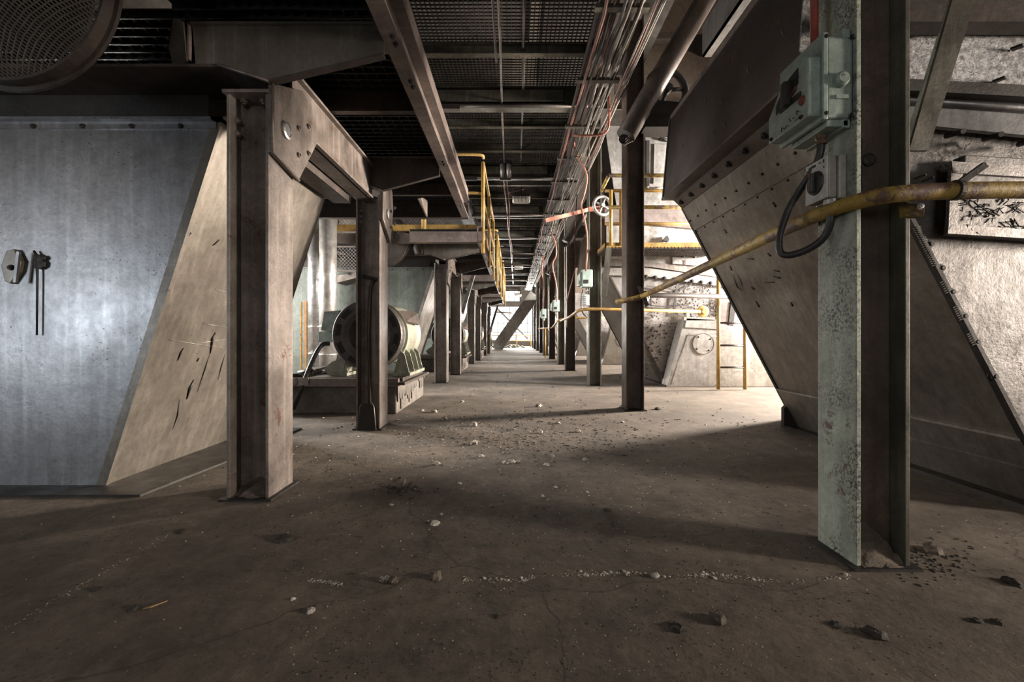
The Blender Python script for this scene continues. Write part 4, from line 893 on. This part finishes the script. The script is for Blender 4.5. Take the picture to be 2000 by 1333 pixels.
# access platform with rails
PD = 7.75
t = thing('access_platform', 'small brown-edged access platform high behind the dark brown pillar', 'platform', W(1280, 490, PD))
x0, x1 = W(1182, 0, PD).x, W(1420, 0, PD).x; zt_ = W(0, 474, PD).z; zb_ = W(0, 485, PD).z
MB().box((x0, PD, zb_), (x1, PD+.02, zt_)).put('toe_board', yellow, t)
MB().box((x0, PD, zb_), (x0+.02, PD+.8, zt_)).put('toe_board', yellow, t)
g = MB()
for i in range(36): x = x0+(x1-x0)*i/35; g.box((x-.006, PD, zb_-.01), (x+.006, PD+.8, zb_+.03))
for i in range(10): y = PD+.08*i; g.box((x0, y, zb_-.012), (x1, y+.02, zb_+.01))
stuff(g.put('deck_grating', steel_brown, t, fix=False))
for py in (372, 437): MB().tube([(x0, PD+.02, W(0, py, PD).z), (x1, PD+.02, W(0, py, PD).z)], .03, 10).put('rail', yellow, t)
for px in (1193, 1213): MB().tube([W(px, 480, PD), W(px, 372, PD)], .034, 10).put('post', yellow, t)
for py in (343, 405): MB().tube([W(1189, py, PD-.5), W(1420, py, PD-.5)], .032, 10).put('rail', yellow_worn, t)
MB().tube([W(1189, 343, PD-.5), W(1175, 372, PD+.1)], .032, 10).put('rail', yellow_worn, t)
MB().bar(W(1189, 484, PD-.02), W(1180, 580, PD-.02), .10, .05, (0,1,0)).put('support_strut', olive, t)
# hand wheels
def wheel(c, ax, R, m, lab, spokes=4, thick=.03):
    t = thing('hand_wheel', lab, 'valve wheel', c)
    ax = V(ax).normalized(); a = ax.orthogonal().normalized(); b2 = ax.cross(a)
    MB().tube([c+(a*math.cos(2*PI*k/28)+b2*math.sin(2*PI*k/28))*R for k in range(29)], thick, 8, False).put('rim', m, t)
    for k in range(spokes):
        d = a*math.cos(2*PI*k/spokes+.4)+b2*math.sin(2*PI*k/spokes+.4); MB().tube([c, c+d*R], thick*.6, 6).put('spoke', m, t)
    MB().lathe(c-ax*.06, ax, [(0,0),(R*.2,0),(R*.2,.12),(0,.12)], 14).put('hub', m, t); return t
wheel(W(1176, 402, 8.1), (.25,-1,0), .17, sheet_white, 'pale hand wheel peeping from behind the olive pillar')
wheel(W(1303, 175, 5.6), (.2,-1,.1), .26, steel_dark, 'dark hand wheel high beside the slanted brown pipe', 3, .045)
# slanted brown chutes
def chute(p, q, lab):
    t = thing('slanted_pipe', lab, 'pipe', q, 'slanted brown pipes')
    MB().tube([p, q], .125, 26).put('pipe', steel_brown, t)
    d = (p-q).normalized(); sd = V((.9, 0, -.45)).normalized()
    MB().prism([q+sd*.12, q+d*1.0+sd*.135, q+d*1.0+sd*.10+V((0,.1,0)), q-d*.12+sd*.04], (0, .012, 0)).put('end_lip', steel_tan, t)
    bolt(t, q-d*.10+V((0,-.1,0)), (0,-1,0), .05, steel_dark)
    MB().box((q.x+.12, q.y-.05, q.z+.27), (q.x+.95, q.y+.05, q.z+.36)).put('bracket', steel_dark, t)
    MB().prism([q+V((.25,0,.12)), q+V((.85,0,.12)), q+V((.85,0,.42)), q+V((.35,0,.46))], (0, .3, 0)).put('bracket_plate', steel_dark, t)
    return t
ch = chute(W(1400, -40, 5.5), W(1222, 266, 5.5), 'thick brown pipe slanting down to the dark brown pillar')
for k, w in ((1, 'fourth'), (2, 'sixth')): dup(ch, (.0, 6.2*k, -.03), 'thick brown pipe slanting down to the %s pillar' % w)
# farther machines
for k, w in ((1, 'third'), (2, 'fourth'), (3, 'fifth')):
    r = right_hopper(8.75+6.1*k+(.2 if k == 3 else .05), 10.8+6.1*k, w+' leaning hopper, farther along behind the pillars', galv_brown, brown_wall, sheet_speck, False, False)
    q = thing('inlet_housing', w+' trapezoid housing, before the %s leaning hopper' % w, 'housing', (3.6, 8.3+6.1*k, 0), 'trapezoid housings before the hoppers')
    MB().prism([(x-.0, 8.3+6.1*k, z) for x, z in ((2.92, 0), (3.25, 1.3), (3.9, 1.22), (5.4, .9), (5.8, 0))], (0, .32, 0)).put('shell', galv_brown, q, bevel=.01)
    MB().ring((3.6, 8.29+6.1*k, .82), (0,-1,0), .185, .205, .02, 30).put('hatch_rim', steel_tan, q)

# ------------------------------------------------------------------ switches on the foremost pillar
t = thing('isolator_switch', 'grey-green cast isolator switch on the foremost green pillar', 'switch box', (1.40, 2.0, 1.95))
MB().box((1.345, 1.875, 1.935), (1.465, 2.15, 2.29)).put('case', box_green, t, bevel=.014)
MB().box((1.325, 1.865, 1.925), (1.350, 2.17, 2.30)).put('flange', box_green, t, bevel=.006)
MB().box((1.43, 1.89, 1.90), (1.463, 2.14, 2.33)).put('back_plate', box_green, t, bevel=.004)
MB().box((1.36, 1.89, 1.905), (1.455, 2.13, 1.935)).put('gland_plate', box_green, t, bevel=.004)
cvr = MB().prism([(1.27, 1.88, 1.945), (1.27, 1.88, 2.20), (1.27, 1.93, 2.24), (1.27, 2.05, 2.20), (1.27, 2.17, 2.07), (1.27, 2.17, 1.945)], (.06, 0, 0)).put('cover', box_green, t, bevel=.008)
MB().prism([(1.266, 1.94, 2.19), (1.266, 2.03, 2.17), (1.266, 2.10, 2.10), (1.266, 2.10, 2.06), (1.266, 1.94, 2.12)], (.01, 0, 0)).put('handle_slot', black, cvr)
MB().box((1.235, 1.985, 2.05), (1.272, 2.02, 2.16)).put('handle', steel_dark, cvr, bevel=.006)
MB().prism([(1.262, 1.95, 2.10), (1.262, 2.02, 2.07), (1.262, 2.02, 2.085), (1.262, 1.95, 2.115)], (.01, 0, 0)).put('red_strip', red_mark, cvr)
MB().box((1.264, 1.92, 2.05), (1.272, 2.07, 2.075)).put('name_strip', steel_dark, cvr)
MB().lathe((1.27, 1.915, 2.03), (-1,0,0), [(0,.008),(.018,.008),(.022,0)], 20).put('red_button', red_mark, cvr)
MB().lathe((1.405, 1.875, 2.095), (0,-1,0), [(0,.03),(.022,.03),(.03,.02),(.034,.0)], 20).put('screw_plug', box_green, t)
MB().box((1.385, 1.868, 2.015), (1.44, 1.876, 2.032)).put('number_plate', box_green, t)
for x, z in ((1.34, 1.95), (1.455, 1.945), (1.34, 2.28), (1.455, 2.28)): bolt(t, (x, 1.868, z), (0,-1,0), .009, steel_dark)
for y in (1.92, 2.14): bolt(t, (1.268, y, 1.96), (-1,0,0), .008, steel_dark)
# faint handwritten marks on the cover
sc_ = MB()
for (y, z, dy, dz) in ((1.93, 1.99, .02, .012), (1.95, 1.985, 0, .02), (1.96, 1.98, .02, .004), (1.99, 1.975, .015, .02), (2.01, 1.97, .03, -.006), (1.94, 1.965, .025, .0), (2.04, 1.965, .02, .015), (2.06, 1.96, 0, .018)):
    sc_.bar((1.269, y, z), (1.269, y+dy, z+dz), .002, .003, (1,0,0))
sc_.put('scrawled_marks', black, cvr)
tag(MB().tube([(1.375, 1.99, 2.28), (1.375, 1.99, 3.4)], .017, 12).put('red_conduit', red_pipe, org=(1.375, 1.99, 2.3)), 'red conduit rising from the cast isolator switch', 'conduit')
t = thing('rotary_switch', 'pale rotary switch with a black knob below the isolator switch', 'switch', (1.42, 1.96, 1.6))
MB().box((1.385, 1.915, 1.605), (1.425, 2.055, 1.79)).put('cover', switch_grey, t, bevel=.008)
MB().box((1.428, 1.91, 1.60), (1.465, 2.06, 1.795)).put('case', switch_grey, t, bevel=.008)
fpl = MB().box((1.378, 1.915, 1.605), (1.386, 2.055, 1.79)).put('face_plate', switch_face, t, bevel=.003)
MB().lathe((1.378, 1.985, 1.69), (-1,0,0), [(0,.010),(.046,.010),(.052,.006),(.054,0)], 28).put('dial', black_rub, fpl)
MB().bar((1.36, 1.985, 1.648), (1.36, 1.985, 1.735), .022, .022, (1,0,0)).put('knob', black_rub, fpl, bevel=.005)
MB().box((1.346, 1.981, 1.715), (1.35, 1.989, 1.735)).put('pointer', red_mark, fpl)
mk = MB()
for (y, z, w, h) in ((1.93, 1.765, .006, .014), (1.95, 1.770, .012, .004), (1.985, 1.766, .02, .010), (2.02, 1.762, .010, .012), (2.04, 1.750, .004, .016), (1.93, 1.74, .004, .01)): mk.box((1.376, y, z), (1.379, y+w, z+h))
mk.put('legend_marks', black, fpl)
MB().lathe((1.425, 1.955, 1.605), (0,0,-1), [(0,0),(.028,0),(.028,.02),(.02,.026),(.02,.05),(0,.05)], 14).put('gland', duct_m, t)
# flexible conduit
fx = rnd([(1.40, 1.98, 1.92), (1.40, 1.985, 1.80), (1.375, 2.08, 1.70), (1.33, 2.12, 1.60), (1.29, 2.12, 1.46), (1.30, 2.12, 1.38), (1.36, 2.06, 1.385), (1.42, 2.0, 1.43), (1.43, 1.96, 1.50), (1.425, 1.955, 1.57)], .09, 8)
t = thing('flexible_conduit', 'black flexible conduit looping between the two switches', 'conduit', fx[0])
fb = MB(); tot = 0
dense = []
for a, b2 in zip(fx[:-1], fx[1:]):
    n_ = max(1, int((b2-a).length/.006))
    for j in range(n_): dense.append(a.lerp(b2, j/n_))
fb.tube(dense, [.017 if (i % 2) else .0155 for i in range(len(dense))], 10); fb.put('hose', black_rub, t)
MB().lathe((1.40, 1.98, 1.905), (0,0,-1), [(0,0),(.024,0),(.024,.015),(.019,.02),(.022,.04),(0,.04)], 14).put('gland', yellow_worn, t)

# ------------------------------------------------------------------ far end
t = thing('inclined_duct', 'large inclined duct crossing the aisle before the end window', 'duct', (-1.1, 28, 0))
P, Q = W(968, 690, 29), W(1045, 575, 29)
P.z = max(0.0, P.z)
d = (Q-P).normalized(); nn = V((-d.z, 0, d.x))
wd = .38
MB().prism([P-nn*wd, P+nn*wd, Q+nn*wd, Q-nn*wd], (0, .8, 0)).put('trunk', sheet_white, t, bevel=.02)  # pale sheet colour stands in for light and glow on the duct
mid = P.lerp(Q, .42)
MB().prism([mid-nn*(wd+.05)-d*.03, mid+nn*(wd+.05)-d*.03, mid+nn*(wd+.05)+d*.03, mid-nn*(wd+.05)+d*.03], (0, -.06, 0)).put('joint_flange', sheet_white, t)
for i, (a, b2) in enumerate([((972, 604), (1030, 662)), ((966, 610), (1000, 612))]):
    tag(MB().bar(W(*a, 37.8), W(*b2, 37.8), .14, .1, (0,1,0)).put('window_brace', steel_tan, org=W(*b2, 36.5)), ['diagonal brace across the end window', 'level brace across the end window'][i], 'brace')
t = thing('end_rail', 'yellow guard rail in front of the end window', 'railing', (-.2, 35.5, 0))
for z in (.5, .95): MB().tube([(-1.9, 35.5, z), (1.5, 35.5, z)], .035, 8).put('rail', yellow, t)
for x in (-1.8, -.9, .25, 1.4): MB().tube([(x, 35.5, 0), (x, 35.5, 1.0)], .045, 8).put('post', yellow, t)
b = MB()
for i in range(60):
    x = random.gauss(-.1, .55); y = 33.5+random.gauss(0, .4); z = max(0, .22-abs(x+.1)*.2)*random.random()
    s_ = random.uniform(.05, .14); b.lathe((x, y, z), (random.random(), random.random(), 1), [(0,-s_*.4),(s_,0),(s_*.7,s_*.4),(0,s_*.6)], 6)
tag(stuff(b.put('rubble', crumb_white, org=(0, 33.5, 0))), 'pale rubble heap on the floor near the end window', 'rubble')

# ------------------------------------------------------------------ things lying on the floor
def lump(px, py, w, m, nm, lab, cat, grp=None, hgt=.7, long=1.0):
    D = 850/(py-654); X = (px-1003)*D/850; s_ = w*D/850/2; rr = random.Random(int(px*7+py))
    b = MB(); n = 7; prof = [(.0, 0), (.85, .0), (1.0, .35), (.8, .75), (.4, 1.0), (0, 1.05)]
    vs = []; 
    for r, h in prof:
        for k in range(n):
            a = 2*PI*k/n; q = r*(1+rr.uniform(-.42, .3)); vs.append(V((X+q*s_*long*math.cos(a), D+q*s_*math.sin(a), h*s_*hgt*(1+rr.uniform(-.15, .15)))))
    fs = [(i*n+k, i*n+(k+1) % n, (i+1)*n+(k+1) % n, (i+1)*n+k) for i in range(len(prof)-1) for k in range(n)]
    b.add(vs, fs, False); return tag(b.put(nm, m, org=(X, D, 0), fix=True), lab, cat, grp)
big_l = [(770, 1138, 24, glaze_lump, 'round brown lump beside a tuft of white fluff'), (850, 1130, 28, glaze_lump, 'brown lump with a dark hollow near the line of white crumbs'), (1404, 1212, 34, glaze_lump, 'brown lump casting a long dark shadow in front of the green pillar'),
         (1712, 1242, 42, lump_dark, 'largest dark lump on the floor in front of the green pillar'), (1326, 1228, 34, lump_dark, 'flat dark chip beside the brown lump'), (558, 1056, 40, lump_dark, 'flat dark lump in front of the foremost tan pillar'),
         (1978, 1140, 36, lump_dark, 'dark lump at the edge of the view near the green pillar'), (1822, 1078, 36, glaze_lump, 'rough lump just beyond the green pillar foot'), (1635, 1222, 22, lump_dark, 'small dark chip between the lumps before the green pillar'),
         (262, 1190, 22, lump_dark, 'small dark chip beside the straw leaf'), (352, 1040, 18, lump_dark, 'dark pebble at the end of the diagonal crack'), (780, 950, 34, glaze_lump, 'dusty lump in a patch of soot on the aisle'), (1185, 997, 16, lump_dark, 'small dark pebble in the shaded band'),
         (1285, 800, 14, lump_dark, 'dark crumb beside the dark brown pillar foot'), (1950, 1218, 24, lump_dark, 'dark chip last out before the green pillar'), (1910, 1215, 22, lump_dark, 'dark chip beside the last one'), (972, 1205, 14, lump_dark, 'tiny dark pebble below the white crumb line'), (190, 1152, 18, lump_dark, 'dark pebble in the dim corner of the floor')]
for px, py, w, m, lab in big_l: lump(px, py, w, m, 'debris_lump', lab, 'debris', None, .9 if m is glaze_lump else .5)
white_l = [(853, 908, 18), (898, 946, 10), (1000, 904, 17), (1012, 903, 12), (990, 906, 10), (1068, 910, 13), (1078, 892, 12), (925, 832, 20), (925, 868, 22), (940, 893, 14), (985, 905, 14), (848, 806, 16), (1055, 846, 16), (1128, 844, 14), (1052, 795, 16), (765, 988, 12), (850, 1025, 22), (862, 1006, 10), (777, 823, 12), (868, 820, 16), (825, 803, 10), (903, 786, 10), (1147, 963, 10), (1085, 953, 10), (1143, 900, 16), (607, 1196, 22), (1280, 1128, 22), (755, 1133, 16), (572, 1172, 12), (1060, 970, 9), (1090, 828, 12), (1215, 826, 9)]
for px, py, w in white_l: lump(px, py, w*.75, crumb_white, 'plaster_crumb', 'pale plaster crumb lying on the aisle floor', 'debris', 'pale plaster crumbs on the aisle floor', .9, 1.15)
p = W(300, 1188, 850/(1188-654))
tag(MB().prism([(p.x-.03, p.y-.01, .002), (p.x, p.y-.012, .008), (p.x+.035, p.y+.02, .012), (p.x, p.y+.006, .006)], (0, 0, .003)).put('straw_leaf', straw, org=p), 'dry straw-coloured leaf on the dim floor', 'leaf')
p = W(703, 1123, 850/(1123-654))
tag(MB().prism([(p.x-.03, p.y, .002), (p.x, p.y-.012, .008), (p.x+.03, p.y, .006), (p.x, p.y+.01, .006)], (0, 0, .003)).put('dry_leaf', glaze_lump, org=p), 'curled brown leaf beside the lump and fluff', 'leaf')
tf = MB(); c0 = W(752, 1136, 850/(1136-654))
for i in range(26):
    a = random.uniform(0, 2*PI); e = random.uniform(.2, 1.2); l = random.uniform(.012, .03); tf.tube([c0, c0+V((math.cos(a)*math.cos(e), math.sin(a)*math.cos(e), math.sin(e)))*l], .0009, 4)
tag(tf.put('fluff_tuft', crumb_white, org=c0), 'tuft of white fluff against the round brown lump', 'fluff')
# line of plaster crumbs along the floor joint
b = MB(); joint = [(905, 1132), (960, 1134), (1020, 1135), (1040, 1126), (1090, 1124), (1160, 1122), (1215, 1118), (1270, 1124), (1320, 1128), (1390, 1122), (1450, 1131), (1535, 1136), (1640, 1130), (1668, 1118)]
def crumb(b, px, py, w, m=1):
    D = 850/(py-654); X = (px-1003)*D/850; s_ = w*D/1700
    if D > 36 or X < -5 or (D > 2.3 and (X > 2.85 or X < -2.3)): return
    b.lathe((X, D, -.001), (random.uniform(-.3, .3), random.uniform(-.3, .3), 1), [(s_, 0), (s_*random.uniform(.6, 1), s_*.5), (0, s_*.8)], 5)
clus = [random.random()*(len(joint)-1.01) for _ in range(26)]
for i in range(700):
    j = random.random()*(len(joint)-1.01) if i % 2 == 0 else min(len(joint)-1.02, max(0, random.choice(clus)+random.gauss(0, .09))); k = int(j); f = j-k; a, c2 = joint[k], joint[k+1]
    if (k in (3, 7, 12)) and random.random() < .6: continue
    crumb(b, a[0]+(c2[0]-a[0])*f, a[1]+(c2[1]-a[1])*f+random.gauss(0, 2.6), random.uniform(1.2, 4)*(2.1 if random.random() < .12 else 1))
for i in range(120): f = random.random(); crumb(b, 600+70*f, 1133+8*f+random.gauss(0, 2), random.uniform(1.5, 4))
for i in range(150): f = random.random(); crumb(b, 5+375*f, 1232-215*f+random.gauss(0, 3), random.uniform(1, 3.4))
tag(stuff(b.put('plaster_grit', crumb_white, org=(0, 1.8, 0))), 'line of white plaster grit along the floor joint', 'grit')
b = MB()
for i in range(1500):
    px = random.uniform(560, 1500) if i % 3 else random.uniform(0, 2000); py = 700+random.random()**1.3*620
    crumb(b, px, py, random.uniform(1.0, 4.2)*(.6 if py < 800 else 1))
for i in range(500): crumb(b, random.gauss(980, 110), random.gauss(855, 28), random.uniform(1, 4.5))
tag(stuff(b.put('scattered_grit', crumb_white, org=(0, 3, 0), fix=False)), 'pale grit scattered over the concrete floor', 'grit')
b = MB()
for i in range(1500):
    px = random.uniform(500, 1700) if i % 3 else random.uniform(0, 2000); py = 720+random.random()*600
    crumb(b, px, py, random.uniform(1.5, 5))
for i in range(600): crumb(b, random.gauss(1030, 130), random.gauss(850, 25), random.uniform(1.5, 5))
for i in range(150): crumb(b, random.gauss(1810, 50), random.gauss(1100, 22), random.uniform(3, 9))
for i in range(120): crumb(b, random.gauss(785, 22), random.gauss(955, 6), random.uniform(2, 6))
tag(stuff(b.put('dark_soot_grit', lump_dark, org=(0, 3, 0), fix=False)), 'dark sooty grit scattered over the concrete floor', 'grit')
